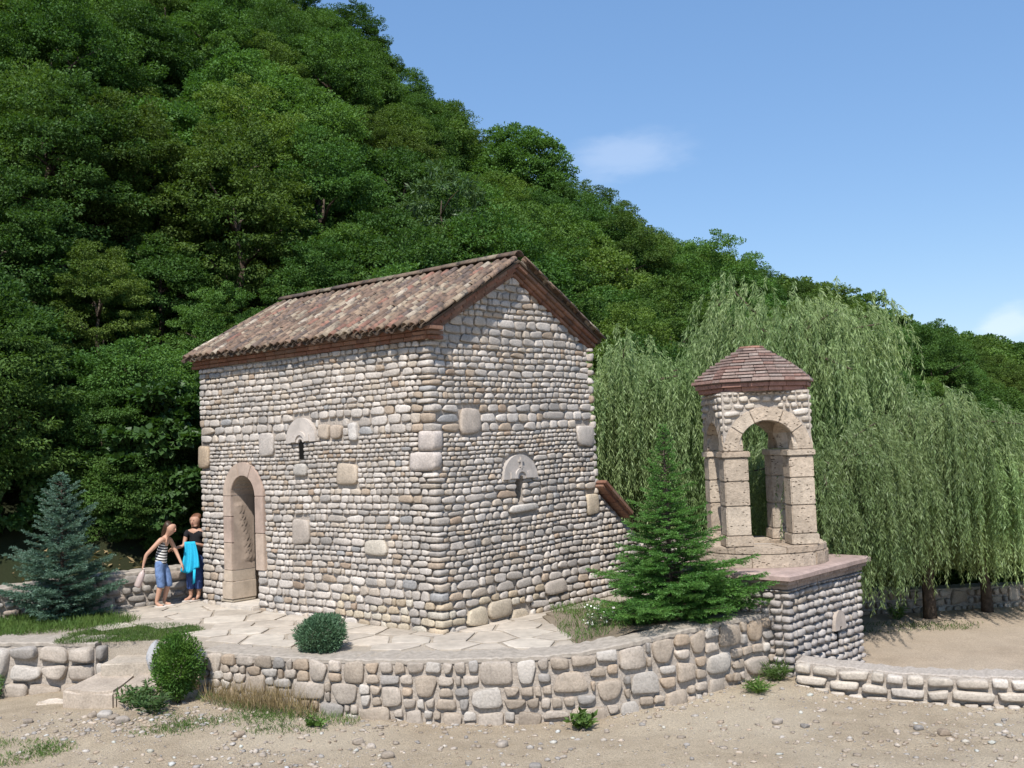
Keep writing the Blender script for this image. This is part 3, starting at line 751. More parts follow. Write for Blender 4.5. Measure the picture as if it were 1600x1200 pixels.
# inner reveal of the far jamb with worn carving
rev = MB(); nzr = 40; nyr = 12
for i in range(nzr + 1):
    for j in range(nyr + 1):
        z = .66 + (DSP - .66) * i / nzr; x = .0 + .42 * j / nyr
        bulge = 0.0
        cx = .05 + .30 * (1 - i / nzr) ** .8
        if .12 < i / nzr < .88: bulge = .042 * math.exp(-((x - cx) / .09) ** 2) * (0.55 + .45 * math.sin(i * 2.3) * math.sin(j * 2.9 + i))
        rev.v.append((x, DU1 - .004 - bulge, z))
for i in range(nzr):
    for j in range(nyr): a = i * (nyr + 1) + j; rev.f.append((a, a + 1, a + nyr + 2, a + nyr + 1))
rev.obj('carved_relief', M['dressed'], chapel, True, (.40, .315, .25))
dressed('threshold', MB().box(-.16, .5, DU0 - .02, DU1 + .22, -.02, .10), (.56, .50, .43), bevel=.02)
dressed('jamb_footing', MB().box(-.06, .42, DU1 - .02, DU1 + .33, .102, .158), (.42, .36, .28), bevel=.015)
# plank door standing open inside
dm = MB().box(.64, 1.30, DU0 - .05, DU0 - .005, .05, 2.28); dm.obj('door', mat_plain('old_door_wood', (.06, .045, .035), .8), chapel)

def lunette(P, c, z, r, h, col, axis, cross):
    """half-round carved plate over a window slit"""
    mb = MB(); n = 18
    pts = [(c - r * math.cos(math.pi * k / n), z + h * math.sin(math.pi * k / n)) for k in range(n + 1)]
    hole = .055
    bot = [(c + hole * math.cos(math.pi * k / 6), z + hole * math.sin(math.pi * k / 6)) for k in range(7)]
    ring = pts + bot
    y = lambda u, v, d: tuple(Vector(P(u, v)[0]) + Vector(P(u, v)[2]) * d)
    m_ = len(ring)
    mb.add([y(u, v, .055) for u, v in ring] + [y(u, v, -.05) for u, v in ring], [tuple(range(m_)), tuple(range(m_, 2 * m_))[::-1]] + [(i, m_ + i, m_ + (i + 1) % m_, (i + 1) % m_) for i in range(m_)])
    pl = mb.obj('lunette', M['dressed'], chapel, False, col)
    rel = MB()
    def bar(u0, u1, v0, v1, d=.075): 
        rel.add([y(u, v, q) for q in (.05, d) for u, v in ((u0, v0), (u1, v0), (u1, v1), (u0, v1))], [(0, 1, 2, 3)[::-1], (4, 5, 6, 7), (0, 1, 5, 4), (1, 2, 6, 5), (2, 3, 7, 6), (3, 0, 4, 7)])
    # arched moulding round the slit head with side wings
    nn = 8; R0, R1 = h * .27, h * .42
    for k in range(nn):
        a0, a1 = math.pi * k / nn, math.pi * (k + 1) / nn
        q = [(c - rr * math.cos(a), z + .012 + rr * math.sin(a)) for rr, a in ((R0, a0), (R1, a0), (R1, a1), (R0, a1))]
        rel.add([y(u, v, d) for d in (.05, .078) for u, v in q], [(0, 1, 2, 3)[::-1], (4, 5, 6, 7), (0, 1, 5, 4), (1, 2, 6, 5), (2, 3, 7, 6), (3, 0, 4, 7)])
    bar(c - r * .62, c - R1 + .005, z + .012, z + h * .30); bar(c + R1 - .005, c + r * .62, z + .012, z + h * .30)
    if cross:
        bar(c - .014, c + .014, z + R1, z + h * .90, .085); bar(c - .055, c + .055, z + h * .70, z + h * .78, .082); bar(c - .035, c + .035, z + h * .48, z + h * .53, .08)
    rel.obj('carving', M['dressed'], pl, False, tuple(q * 1.06 for q in col))
    return pl
lunette(PL, 3.07, 2.84, .385, .40, (.47, .42, .375), 0, False)
lunette(PG, 1.88, 2.14, .415, .385, (.45, .405, .365), 1, True)
slit_m = mat_plain('window_dark', (.012, .011, .010), .9, .05, .1, 20, 0)
MB().box(.3, .33, 2.9, 3.3, 2.4, 2.9).obj('window_back', slit_m, chapel)
MB().box(-.016, .01, 3.035, 3.15, 2.56, 2.855).obj('window_slit', slit_m, chapel)
MB().box(SG[0] - .05, SG[1] + .05, .42, .44, SG[2] - .05, SG[3] + .05).obj('window_slit', slit_m, chapel)

# cornice bricks under the eaves and up the gable
random.seed(41)
def brick(mtx, dims):
    o = MB().box(-dims[0] / 2, dims[0] / 2, -dims[1] / 2, dims[1] / 2, -dims[2] / 2, dims[2] / 2).obj('brick', M['brick'], chapel, False, pick('brick'), .006); o.matrix_local = mtx
BH = .062
for k in range(3):
    pr = .05 + .055 * k; y = .06 - pr
    z = WZ + .03 + BH * (k + .5) - (0.0)
    while y < CLEN + .04:
        ln_ = random.uniform(.24, .32)
        brick(Matrix.Translation((-pr + .14, y + ln_ / 2, z)) @ Matrix.Rotation(random.uniform(-.012, .012), 4, 'Z'), (.28, ln_ - .006, BH - .006)); y += ln_
al = R(28.6); SL = (CW / 2 + .14) / math.cos(al)
for sg in (-1, 1):
    for k in range(3):
        pr = .045 + .05 * k + .02; s = .0
        while s < SL:
            ln_ = min(random.uniform(.24, .32), SL - s)
            if ln_ < .06: break
            x = CW / 2 + sg * (s + ln_ / 2) * math.cos(al); off = -.03 - BH * (3 - k - .5)
            z = RZ - (s + ln_ / 2) * math.sin(al) + off / math.cos(al)
            brick(Matrix.Translation((x, -pr + .13 + batter(4.4), z)) @ Matrix.Rotation(sg * al, 4, 'Y'), (ln_ - .006, .26, BH - .006)); s += ln_
# roof boards and clay tiles
for sg in (-1, 1):
    e = CW / 2 + sg * (CW / 2 + .19); rz = RZ - (CW / 2 + .19) * TAN
    MB().add([(CW / 2, -.05, RZ), (e, -.05, rz), (e, CLEN + .08, rz), (CW / 2, CLEN + .08, RZ), (CW / 2, -.05, RZ - .035), (e, -.05, rz - .03), (e, CLEN + .08, rz - .03), (CW / 2, CLEN + .08, RZ - .035)],
             [(0, 1, 2, 3), (4, 7, 6, 5), (0, 4, 5, 1), (1, 5, 6, 2), (2, 6, 7, 3)]).obj('roof_boards', M['dark_wood'], chapel)
def tile_geo(L_=.34, r0=.056, r1=.068, th=.014, n=6, half=90):
    V = []; F = []
    for s, r in ((0, r0), (L_, r1)):
        for rr in (r, r - th):
            for k in range(n + 1):
                a = R(-half + 2 * half * k / n); V.append((rr * math.sin(a), s, rr * math.cos(a) - r0 * math.cos(R(half))))
    m = n + 1
    for k in range(n):
        F += [(k, k + 1, 2 * m + k + 1, 2 * m + k)[::-1], (m + k, m + k + 1, 3 * m + k + 1, 3 * m + k), (k, m + k, m + k + 1, k + 1)[::-1], (2 * m + k, 3 * m + k, 3 * m + k + 1, 2 * m + k + 1)]
    F += [(0, m, 3 * m, 2 * m), (n, 2 * m + n, 3 * m + n, m + n)]
    return np.array(V), np.array(F)
TV, TF = tile_geo()
tile_meshes = []
for k in range(5):
    v = TV.copy(); rr = np.random.default_rng(k); v[:, 1] += np.where(v[:, 1] > .1, rr.uniform(-.02, .015), 0) + rr.normal(0, .003, len(v)); v += rr.normal(0, .0018, v.shape)
    me = np_mesh('roof_tile', v, TF, False); me.materials.append(M['tile']); tile_meshes.append((me, v))
tl = []
PITCH_ = .186; EXP = .232
for sg in (-1, 1):
    dn = Vector((sg * math.cos(al), 0, -math.sin(al))); nr = Vector((sg * math.sin(al), 0, math.cos(al))); ax = Vector((0, -sg, 0))
    run = (CW / 2 + .25) / math.cos(al)
    ncol = int((CLEN + .14) / PITCH_); nrow = int(run / EXP) + 1
    for c in range(ncol + 1):
        y = -.06 + c * PITCH_
        for r_ in range(nrow):
            s0 = run - .34 - r_ * EXP
            if s0 < -.12: continue
            p = Vector((CW / 2, y, RZ)) + dn * (s0 + random.uniform(-.018, .018)) + nr * (.046 + random.uniform(-.004, .010))
            p.y += random.uniform(-.014, .014)
            base = Matrix((( ax.x, dn.x, nr.x), (ax.y, dn.y, nr.y), (ax.z, dn.z, nr.z)))
            jm = Matrix.Rotation(random.uniform(-.05, .05), 3, nr) @ Matrix.Rotation(R(-3.2) + random.uniform(-.02, .02), 3, Vector((0, -sg, 0)))
            q = (jm @ base).to_4x4(); q.translation = p
            tl.append((q, random.randrange(5), pick('tile'), sg, r_, 0))
            # pan tile between two cover tiles, its colour darkened to imitate channel shade
            pf = Vector(p) + Vector((0, PITCH_ / 2, 0)) - nr * .030
            fb = Matrix(((-ax.x, dn.x, -nr.x), (-ax.y, dn.y, -nr.y), (-ax.z, dn.z, -nr.z))); fb = (jm @ fb).to_4x4(); fb.translation = pf + nr * .012
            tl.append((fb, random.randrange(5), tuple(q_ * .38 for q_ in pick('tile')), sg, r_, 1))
covers = [t for t in tl if t[3] < 0 and t[5] == 0]
covers.sort(key=lambda t: (t[0].translation.y * .13 + t[4] * .06))
own = covers[:300]; own_ids = set(id(t) for t in own); rest = [t for t in tl if id(t) not in own_ids]
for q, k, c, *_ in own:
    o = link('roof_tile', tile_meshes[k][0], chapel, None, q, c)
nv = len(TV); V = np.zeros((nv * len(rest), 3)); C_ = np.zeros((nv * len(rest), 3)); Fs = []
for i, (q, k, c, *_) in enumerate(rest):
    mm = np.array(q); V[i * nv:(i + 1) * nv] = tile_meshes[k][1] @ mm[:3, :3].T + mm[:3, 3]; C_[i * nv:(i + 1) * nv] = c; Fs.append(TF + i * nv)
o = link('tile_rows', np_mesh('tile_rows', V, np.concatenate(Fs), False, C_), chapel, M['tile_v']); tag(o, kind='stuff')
RV, RF = tile_geo(.46, .115, .13, .018, 7, 70)
rm = np_mesh('ridge_tile', RV, RF, False); rm.materials.append(M['tile'])
y = CLEN + .10
while y > .3:
    q = Matrix(((-1, 0, 0, CW / 2 + random.uniform(-.01, .01)), (0, -1, 0, y), (0, 0, 1, RZ + .075 + random.uniform(0, .012)), (0, 0, 0, 1)))
    c = pick('tile'); link('ridge_tile', rm, chapel, None, q @ Matrix.Rotation(R(-2), 4, 'X'), tuple(v * .62 for v in c)); y -= .408
# sloping wing wall at the far end of the gable, with brick coping
wing = MB(); WP = [(CW - .02, -.4), (7.4, -.4), (7.4, .75), (5.35, .75), (CW - .02, 1.86)]
wing.prism([(x, .06, z) for x, z in WP], (0, .5, 0)); wing.obj('wing_wall', M['mortar'], chapel)
def wtop(x): return 1.86 - (x - CW) * (1.11 / 1.45) if x < 5.35 else .75
wi = []
for v0, v1 in make_rows(-.1, 1.85, (.085, .12)):
    x1 = 7.3 if v1 < .72 else CW + (1.84 - v1) * 1.45 / 1.11
    wi += fill_rows(lambda u, v: ((u, batter(v) - .005, v), Vector((1, 0, 0)), Vector((0, -1, 0)), Vector((0, 0, 1))), [(v0, v1)], lambda a, b: (CW - .05, x1), [], (1.0, 2.0), .012, .09)
emit_stones(chapel, wi, 'stone', 0, 'stone', 'wing_stone_courses')
for k, (pr, th) in enumerate(((.10, .06), (.16, .06))):
    x = CW - .02
    while x < 4.55:
        l = .25; zc = wtop(x + l * .4) + .03 + k * .062
        brick(Matrix.Translation((x + l * .4, .22 - pr * .5, zc + .02)) @ Matrix.Rotation(math.atan(1.11 / 1.45), 4, 'Y'), (l - .008, .5 + pr, th)); x += l * .79

# ------------------------------------------------------------------ bell tower on its base
random.seed(51)
B_ROT = R(47.0); gB = Vector((math.cos(B_ROT), math.sin(B_ROT), 0)); dB = Vector((-math.sin(B_ROT), math.cos(B_ROT), 0))
SLAB = 2.56; OVR = .15; BS = SLAB - 2 * OVR
near = Vector((3.655, 13.97, 0)); b_org = near + gB * OVR + dB * OVR      # near corner of the base block
belfry = empty('bell_tower', (b_org.x, b_org.y, 0), B_ROT)
tag(belfry, 'open arched bell tower of pitted tan stone with round brick roof on a river-stone base', 'bell tower')
ZB0, ZB1 = -1.05, .56
MB().box(.012, BS, .012, BS, ZB0, ZB1 + .02).obj('base_wall', M['mortar'], belfry)
items = []
ROWB = make_rows(-.95, ZB1, (.088, .118))
fR = lambda u, v: ((u, 0, v + .012 * math.sin(u * 2.4)), Vector((1, 0, 0)), Vector((0, -1, 0)), Vector((0, 0, 1)))
fL = lambda u, v: ((0, u, v), Vector((0, -1, 0)), Vector((-1, 0, 0)), Vector((0, 0, 1)))
LZ, LU = -.20, 1.42
items += fill_rows(fR, ROWB, lambda a, b: (-.06, BS), [lun_cut(LU, .19, LZ, .30), (LU - .035, LU + .035, LZ - .26, LZ)], (1.1, 2.1), .016, .13, 'pebble', 'base', jitter=.14)
items += fill_rows(fL, ROWB, lambda a, b: (.06, BS), [], (1.1, 2.0), .020, .15, 'pebble', 'base', jitter=.16)
emit_stones(belfry, items, 'base_stone', 300, 'stone', 'small_base_stone')
mb = MB(); pts = [(LU - .175 * math.cos(math.pi * k / 14), LZ + .28 * math.sin(math.pi * k / 14) ** .8) for k in range(15)] + [(LU + .03, LZ), (LU + .03, LZ + .05), (LU - .03, LZ + .05), (LU - .03, LZ)]
mb.prism([(u, -.085, v) for u, v in pts], (0, .1, 0)); mb.obj('lunette', M['dressed'], belfry, False, (.42, .36, .31))
MB().box(LU - .03, LU + .03, -.018, .015, LZ - .25, LZ + .048).obj('window_slit', slit_m, belfry)
# stepped brick cornice and slab
for k, (o_, z0, z1, c) in enumerate(((.05, ZB1 - .0, ZB1 + .065, (.33, .26, .215)), (.10, ZB1 + .068, ZB1 + .13, (.34, .265, .22)))):
    for a in range(2):
        n = 8; st = (BS + 2 * o_) / n
        for i in range(n):
            p0 = -o_ + i * st
            q = (p0, p0 + st - .006, -o_, .3) if a == 0 else (-o_, .3, p0 + (.3 if i == 0 else 0), p0 + st - .006)
            if a == 1 and i == 0: continue
            kk = random.uniform(.85, 1.12); MB().box(*q, z0, z1 - .004).obj('brick', M['brick'], belfry, False, tuple(v * kk for v in c), .006)
    MB().box(.2, BS + o_, .2, BS + o_, z0, z1 - .004).obj('cornice_fill', M['brick'], belfry, False, c)
ZS = ZB1 + .133
sl = MB(); n = 9; o_ = OVR
ring = []
for a, b in (((-o_, -o_), (BS + o_, -o_)), ((BS + o_, -o_), (BS + o_, BS + o_)), ((BS + o_, BS + o_), (-o_, BS + o_)), ((-o_, BS + o_), (-o_, -o_))):
    for i in range(n): t = i / n; j = random.uniform(-.014, .014) if i else 0; ring.append((a[0] + (b[0] - a[0]) * t + j, a[1] + (b[1] - a[1]) * t + j))
m_ = len(ring); cx = BS / 2
sl.add([(x, y, ZS) for x, y in ring] + [(x, y, ZS + .055 + random.uniform(-.006, .006)) for x, y in ring] + [(cx + (x - cx) * .965, cx + (y - cx) * .965, ZS + .082) for x, y in ring] ,
       [tuple(range(m_))[::-1], tuple(range(2 * m_, 3 * m_))] + [(i, (i + 1) % m_, m_ + (i + 1) % m_, m_ + i) for i in range(m_)] + [(m_ + i, m_ + (i + 1) % m_, 2 * m_ + (i + 1) % m_, 2 * m_ + i) for i in range(m_)])
sl.obj('slab', mat_piece('red_tinted_slab', 'object', rough=.9, speck=.15, bump=.5, dist=.01, scale=14), belfry, False, (.36, .27, .235))
ZT = ZS + .082                                   # ~0.775
# tower stands turned 45 degrees on the base
TX, TY = BS / 2 + .06, BS / 2 - .10
TM = Matrix.Translation((TX, TY, 0)) @ Matrix.Rotation(R(-45), 4, 'Z')
TUFF = [(.465, .38, .295), (.435, .355, .275), (.485, .405, .32), (.445, .37, .29), (.415, .33, .25)]
def tuff(name, mb, bevel=.012, col=None, parent=None):
    k = random.uniform(.93, 1.07); c = col or random.choice(TUFF)
    o = mb.obj(name, M['tuff'], belfry, False, tuple(v * k for v in c), bevel); o.matrix_local = TM; return o
def octa(r0, r1, z0, z1, ang=R(22.5), sides=16): return [(math.cos(ang + 2 * math.pi * i / sides), math.sin(ang + 2 * math.pi * i / sides)) for i in range(sides)]
def drum(name, r, z0, z1, sides, pieces, ri=.35):
    """ring built of curved blocks"""
    per = max(1, sides // pieces)
    for k in range(pieces):
        a = [2 * math.pi * (k * per + i) / (pieces * per) + .12 for i in range(per + 1)]; g_ = .004 / r
        a[0] += g_; a[-1] -= g_
        pts = [(r * math.cos(t), r * math.sin(t), z0) for t in a] + [(ri * math.cos(t), ri * math.sin(t), z0) for t in a[::-1]]
        tuff(name, MB().prism(pts, (0, 0, z1 - z0 - .004)), .012)
HW = .665; PWD = .36; PD = .34
drum('plinth_block', .985, ZT - .01, ZT + .19, 24, 6); drum('plinth_block', .965, ZT + .19, ZT + .285, 24, 8)
ZP = ZT + .285
MB().box(-.4, .4, -.4, .4, ZT - .01, ZP - .06).obj('floor_fill', M['mortar'], belfry).matrix_local = TM
# slab top inside plinth is closed by the fill; pillars
ZI0, ZI1 = 2.36, 2.455
for sx in (-1, 1):
    for sy in (-1, 1):
        def pb(z0, z1, gx=0.0, name='pillar_block', nm=None):
            a0, a1 = sorted((sx * (HW + gx), sx * (HW - PWD - gx))); b0, b1 = sorted((sy * (HW + gx), sy * (HW - PD - gx)))
            tuff(name, MB().box(a0, a1, b0, b1, z0, z1 - .004), .014)
        pb(ZP, ZP + .16, .025, 'pillar_base')
        zs = [ZP + .16, ZP + .16 + random.uniform(.38, .46), ZP + .16 + random.uniform(.74, .86), ZI0]
        for a, b in zip(zs[:-1], zs[1:]): pb(a, b)
        pb(ZI0, ZI1, .028, 'impost')
AR, AO = .44, .645
for sd in range(4):
    SM = TM @ Matrix.Rotation(R(90 * sd), 4, 'Z')
    angs = [0, 34, 66, 114, 146, 180]
    for a0, a1 in zip(angs[:-1], angs[1:]):
        n = 5; aa = [R(a0 + .5 + (a1 - a0 - 1) * k / n) for k in range(n + 1)]
        fr = [(-AO * math.cos(a), ZI1 + AO * math.sin(a)) for a in aa] + [(-AR * math.cos(a), ZI1 + AR * math.sin(a)) for a in aa[::-1]]
        if a0 == 0: fr = [(-HW + .0, ZI1)] + [(-HW + .0, ZI1 + AO * math.sin(aa[1]))] + fr[2:]
        if a1 == 180: k0 = len(aa); fr = fr[:k0 - 2] + [(HW - .0, ZI1 + AO * math.sin(aa[-2])), (HW - .0, ZI1)] + fr[k0:]
        o = MB().prism([(x, -HW - .004, z) for x, z in fr], (0, .30, 0)).obj('voussoir', M['tuff'], belfry, False, random.choice(TUFF), .008); o.matrix_local = SM
ZF = 3.33
sm = MB()
for sd in range(4):
    q = Matrix.Rotation(R(90 * sd), 4, 'Z')
    pts = [(-HW + .012, ZF), (-HW + .012, ZI1 + .03)] + [(-(AO - .05) * math.cos(R(a)), ZI1 + (AO - .05) * math.sin(R(a))) for a in range(3, 178, 12)] + [(HW - .012, ZI1 + .03), (HW - .012, ZF)]
    sm.prism([tuple(q @ Vector((x, -HW + .014, z))) for x, z in pts], tuple(q.to_3x3() @ Vector((0, .26, 0))))
sm.obj('spandrel_core', M['mortar'], belfry).matrix_local = TM
fi = []
rowsF = make_rows(ZI1 + .28, ZF - .005, (.085, .112))
for sd in range(4):
    SM = TM @ Matrix.Rotation(R(90 * sd), 4, 'Z'); r3 = SM.to_3x3()
    def PF(u, v):
        yy = -HW + .02; over = max(0, abs(u) - (HW - .17)); yy += over * over * 1.6
        return tuple(SM @ Vector((u, yy, v))), r3 @ Vector((1, 0, 0)), r3 @ Vector((0, -1, 0)), Vector((0, 0, 1))
    def ac(v0, v1):
        m = v0 + .02
        if m < ZI1 + AO: k = math.sqrt(max(0, AO ** 2 - (m - ZI1) ** 2)) + .004; return [(-k, k)]
    fi += fill_rows(PF, rowsF, lambda a, b: (-HW + .02, HW - .02), [ac], (1.1, 1.9), .018, .11, 'pebble', 'pale', jitter=.14)
emit_stones(belfry, fi, 'frieze_stone', 300)
# octagonal roof of stepped brick rings
random.seed(55)
OCT0 = R(16 - 14 - 90) - B_ROT + 0.0
OA = -math.pi / 2 + R(16 - 14.2) - B_ROT      # one corner looks towards (x slightly right of) the road
def ring_course(rad, z0, z1, rin, pieces, pal, name='roof_brick', slope=.0, parent=belfry):
    for s in range(8):
        a0, a1 = OA + s * math.pi / 4, OA + (s + 1) * math.pi / 4
        p0 = Vector((math.cos(a0), math.sin(a0), 0)); p1 = Vector((math.cos(a1), math.sin(a1), 0))
        cuts = [0] + sorted((i + random.uniform(-.25, .25)) / pieces for i in range(1, pieces)) + [1]
        for t0, t1 in zip(cuts[:-1], cuts[1:]):
            e = .003 / rad; ja = random.uniform(-.008, .008)
            A0 = p0.lerp(p1, t0 + e); A1 = p0.lerp(p1, t1 - e)
            rr = rad + ja
            v = [A0 * rr, A1 * rr, A1 * rin, A0 * rin]
            top = [A0 * (rr - slope), A1 * (rr - slope), A1 * rin, A0 * rin]
            z1j = z1 + random.uniform(-.004, .004)
            m = MB().add([(q.x, q.y, z0) for q in v] + [(q.x, q.y, z1j) for q in top], [(0, 3, 2, 1), (4, 5, 6, 7), (0, 1, 5, 4), (1, 2, 6, 5), (2, 3, 7, 6), (3, 0, 4, 7)])
            o = m.obj(name, M['brick'], parent, False, pick(pal), .006); o.location = (TX, TY, 0)
PAL['rbrick'] = [((.30, .215, .185), 4), ((.33, .25, .215), 4), ((.28, .175, .145), 2), ((.35, .285, .25), 1.5), ((.25, .19, .17), 1)]
PAL['eave'] = [((.30, .165, .13), 4), ((.33, .19, .15), 2), ((.26, .16, .13), 1)]
z = ZF
ring_course(.845, z, z + .062, .42, 2, 'eave', 'cornice_brick'); z += .064
ring_course(.895, z, z + .062, .42, 2, 'eave', 'cornice_brick'); z += .064
prof = [.955, .905, .85, .79, .725, .655, .58, .50, .415, .325, .24]
for k, rr in enumerate(prof):
    h = .062 if k == 0 else .049
    ring_course(rr, z + .013, z + h, max(.02, rr - .30), 3 if rr > .7 else 2 if rr > .4 else 1, 'rbrick', 'roof_brick', .004)
    MB().prism([((rr - .045) * math.cos(OA + i * math.pi / 4), (rr - .045) * math.sin(OA + i * math.pi / 4), z - .004) for i in range(8)], (0, 0, .020)).obj('shadow_gap', M['brick'], belfry, False, (.13, .09, .075)).location = (TX, TY, 0); z += h  # undercut between courses; its dark colour imitates the shadow line
cap = MB().prism([(.20 * math.cos(2 * math.pi * i / 10) * (1 + .06 * math.sin(i * 2.2)), .20 * math.sin(2 * math.pi * i / 10), z) for i in range(10)], (0, 0, .035))
cap.obj('roof_cap', M['brick'], belfry, False, (.36, .2, .15), .01).location = (TX, TY, 0)

# ------------------------------------------------------------------ steps between the two terrace walls
random.seed(61)
def slab_step(pts, z0, z1, label, col, bev=.05):
    c = Vector((sum(p[0] for p in pts) / len(pts), sum(p[1] for p in pts) / len(pts), 0)); q = []
    for i in range(len(pts)):
        a, b = Vector((*pts[i], 0)), Vector((*pts[(i + 1) % len(pts)], 0))
        for t in (0, .33, .66): p = a.lerp(b, t); p = c + (p - c) * random.uniform(.97, 1.03); q.append((p.x - c.x, p.y - c.y, z0))
    mb = MB().prism(q, (0, 0, z1 - z0)); o = mb.obj('stone_step', M['stone'], None, False, col, bev); o.location = (c.x, c.y, 0)
    me = o.data
    for v in me.vertices:
        if v.co.z > z0 + .05: v.co.z += random.uniform(-.014, .014) + v.co.y * .06
    return tag(o, label, 'step', 'steps up to the terrace')
slab_step([(-6.32, 14.22), (-5.95, 14.02), (-5.5, 14.0), (-5.5, 15.0), (-6.1, 15.06)], -.80, -.42, 'wide smooth boulder step beside the left wall end', (.40, .335, .27), .035)
slab_step([(-5.48, 14.02), (-4.95, 14.10), (-4.55, 14.45), (-4.6, 15.0), (-5.48, 15.0)], -.80, -.40, 'rounded boulder step tucked behind the round thuja bush', (.39, .325, .26), .035)
slab_step([(-6.0, 14.8), (-4.65, 14.75), (-4.65, 15.32), (-5.95, 15.34)], -.5, -.21, 'upper pale slab step at the edge of the lawn', (.40, .345, .28), .02)
slab_step([(-6.85, 14.55), (-6.35, 14.42), (-6.3, 14.62), (-6.75, 14.8)], -.85, -.68, 'small flat ground-level stone below the left wall', (.50, .43, .35), .03)
slab_step([(-6.28, 14.40), (-5.55, 14.30), (-5.5, 14.52), (-6.2, 14.62)], -.85, -.665, 'long flat ground-level stone in front of the boulder step', (.52, .45, .37), .03)

# crumpled clear plastic left by the thuja
plastic = bpy.data.materials.new('clear_plastic'); plastic.use_nodes = True
pb_ = plastic.node_tree.nodes['Principled BSDF']; pb_.inputs['Base Color'].default_value = (.78, .80, .84, 1); pb_.inputs['Roughness'].default_value = .18; pb_.inputs['Transmission Weight'].default_value = .65; pb_.inputs['IOR'].default_value = 1.2; pb_.inputs['Specular IOR Level'].default_value = .8
def crumple(name, loc, dims, seed, label):
    bm = bmesh.new(); bmesh.ops.create_icosphere(bm, subdivisions=3, radius=1); r = np.random.default_rng(seed)
    ks = r.normal(size=(7, 3)) * 3.2; ph = r.uniform(0, 6, 7)
    for v in bm.verts:
        f = 1 + .16 * sum(abs(math.sin(float(k @ np.array(v.co)) + p)) - .6 for k, p in zip(ks, ph)) * .6
        v.co = Vector((v.co.x * dims[0] * f, v.co.y * dims[1] * f, v.co.z * dims[2] * f))
    me = bpy.data.meshes.new(name); bm.to_mesh(me); bm.free()
    o = link(name, me, None, plastic); o.location = loc; o.rotation_euler = (0, .3, seed); return tag(o, label, 'plastic bag')
crumple('plastic_bag', (-5.22, 14.72, -.12), (.10, .08, .20), 1, 'upright crumpled silvery plastic bag on the step, left of the round thuja')
crumple('plastic_bag', (-4.36, 14.0, -.02), (.16, .10, .10), 2, 'low silvery plastic bag lying at the end of the curved wall')

# ------------------------------------------------------------------ foliage tools
def leaves(P, D, N, ln, wd, fold=0.25):
    """rhombic leaves: base P, direction D, face normal N (arrays)"""
    D = D / np.linalg.norm(D, axis=1, keepdims=True); S = np.cross(D, N); S /= np.linalg.norm(S, axis=1, keepdims=True) + 1e-9
    U = np.cross(S, D); ln = np.broadcast_to(np.asarray(ln, float), (len(P),))[:, None]; wd = np.broadcast_to(np.asarray(wd, float), (len(P),))[:, None]
    V = np.empty((len(P), 4, 3)); mid = P + D * ln * .45
    V[:, 0] = P; V[:, 1] = mid + S * wd * .5 + U * wd * fold; V[:, 2] = P + D * ln; V[:, 3] = mid - S * wd * .5 + U * wd * fold
    F = np.arange(len(P) * 4).reshape(-1, 4)
    return V.reshape(-1, 3), F
def leaf_mesh(name, parts, mat):
    V = []; F = []; k = 0
    for v, f in parts: V.append(v); F.append(f + k); k += len(v)
    me = np_mesh(name, np.concatenate(V), np.concatenate(F)); me.materials.append(mat); return me
def unit(rng, n):
    v = rng.normal(size=(n, 3)); return v / np.linalg.norm(v, axis=1, keepdims=True)

def broad_crown(seed, rx, rz, zc, clumps, per, ln, wd, mat, name='crown', lop=.25):
    """crown of leafy clumps on a lumpy shell, with gaps between them"""
    r = np.random.default_rng(seed); parts = []
    ks = r.normal(size=(5, 3)) * 1.6; ph = r.uniform(0, 6, 5)
    for c in range(clumps):
        d = unit(r, 1)[0]; d[2] = d[2] * .9 + .12; d /= np.linalg.norm(d)
        lump = 1 + lop * float(np.mean(np.sin(ks @ d * 1.5 + ph)))
        rr = (r.uniform(.45, 1.0) ** .55) * lump
        ctr = d * np.array([rx, rx, rz]) * rr + np.array([0, 0, zc])
        cr = r.uniform(.24, .52) * rx / 2.8 * 1.15
        n = int(per * r.uniform(.6, 1.4))
        q = unit(r, n); q[:, 2] = q[:, 2] * .75 + .15
        rad = cr * r.uniform(.25, 1.0, n) ** .5
        P = ctr + q * rad[:, None] * np.array([1.15, 1.15, .62])
        N = q * .5 + d * .45 + np.array([0, 0, .75]) + r.normal(size=(n, 3)) * .45
        D = q * .8 + d * .5 + r.normal(size=(n, 3)) * .6 + np.array([0, 0, -.35])
        s = r.uniform(.65, 1.25, n); parts.append(leaves(P, D, N, ln * s, wd * s))
    return leaf_mesh(name, parts, mat)
def trunk_mesh(seed, h, r0, spread, limbs=6, lean=.05):
    r = random.Random(seed); mb = MB(); bend = [Vector((0, 0, -.4))] + [Vector((r.uniform(-lean, lean) * i * h * .2, r.uniform(-lean, lean) * i * h * .2, h * i / 5)) for i in range(6)]
    mb.tube(bend, [r0 * 1.3] + [r0 * (1.15 - .9 * i / 5) for i in range(6)], 7)
    for _ in range(limbs):
        i = r.randrange(2, 5); p = bend[i + 1] if i + 1 < len(bend) else bend[-1]; a = r.uniform(0, 6.28); q = p + Vector((math.cos(a), math.sin(a), .7)) * spread * r.uniform(.5, 1)
        mb.tube([p, p.lerp(q, .5) + Vector((0, 0, .12 * spread)), q], [r0 * .45, r0 * .3, r0 * .1], 5)
    me = mb.mesh('trunk', True, False); me.materials.append(M['bark']); return me
def tree(name, crown, trunk, loc, rz, sc, label, category='tree', group=None):
    root = empty(name, loc, rz); root.scale = (sc, sc, sc) if not isinstance(sc, tuple) else sc; tag(root, label, category, group)
    link('crown', crown, root); link('trunk', trunk, root); return root

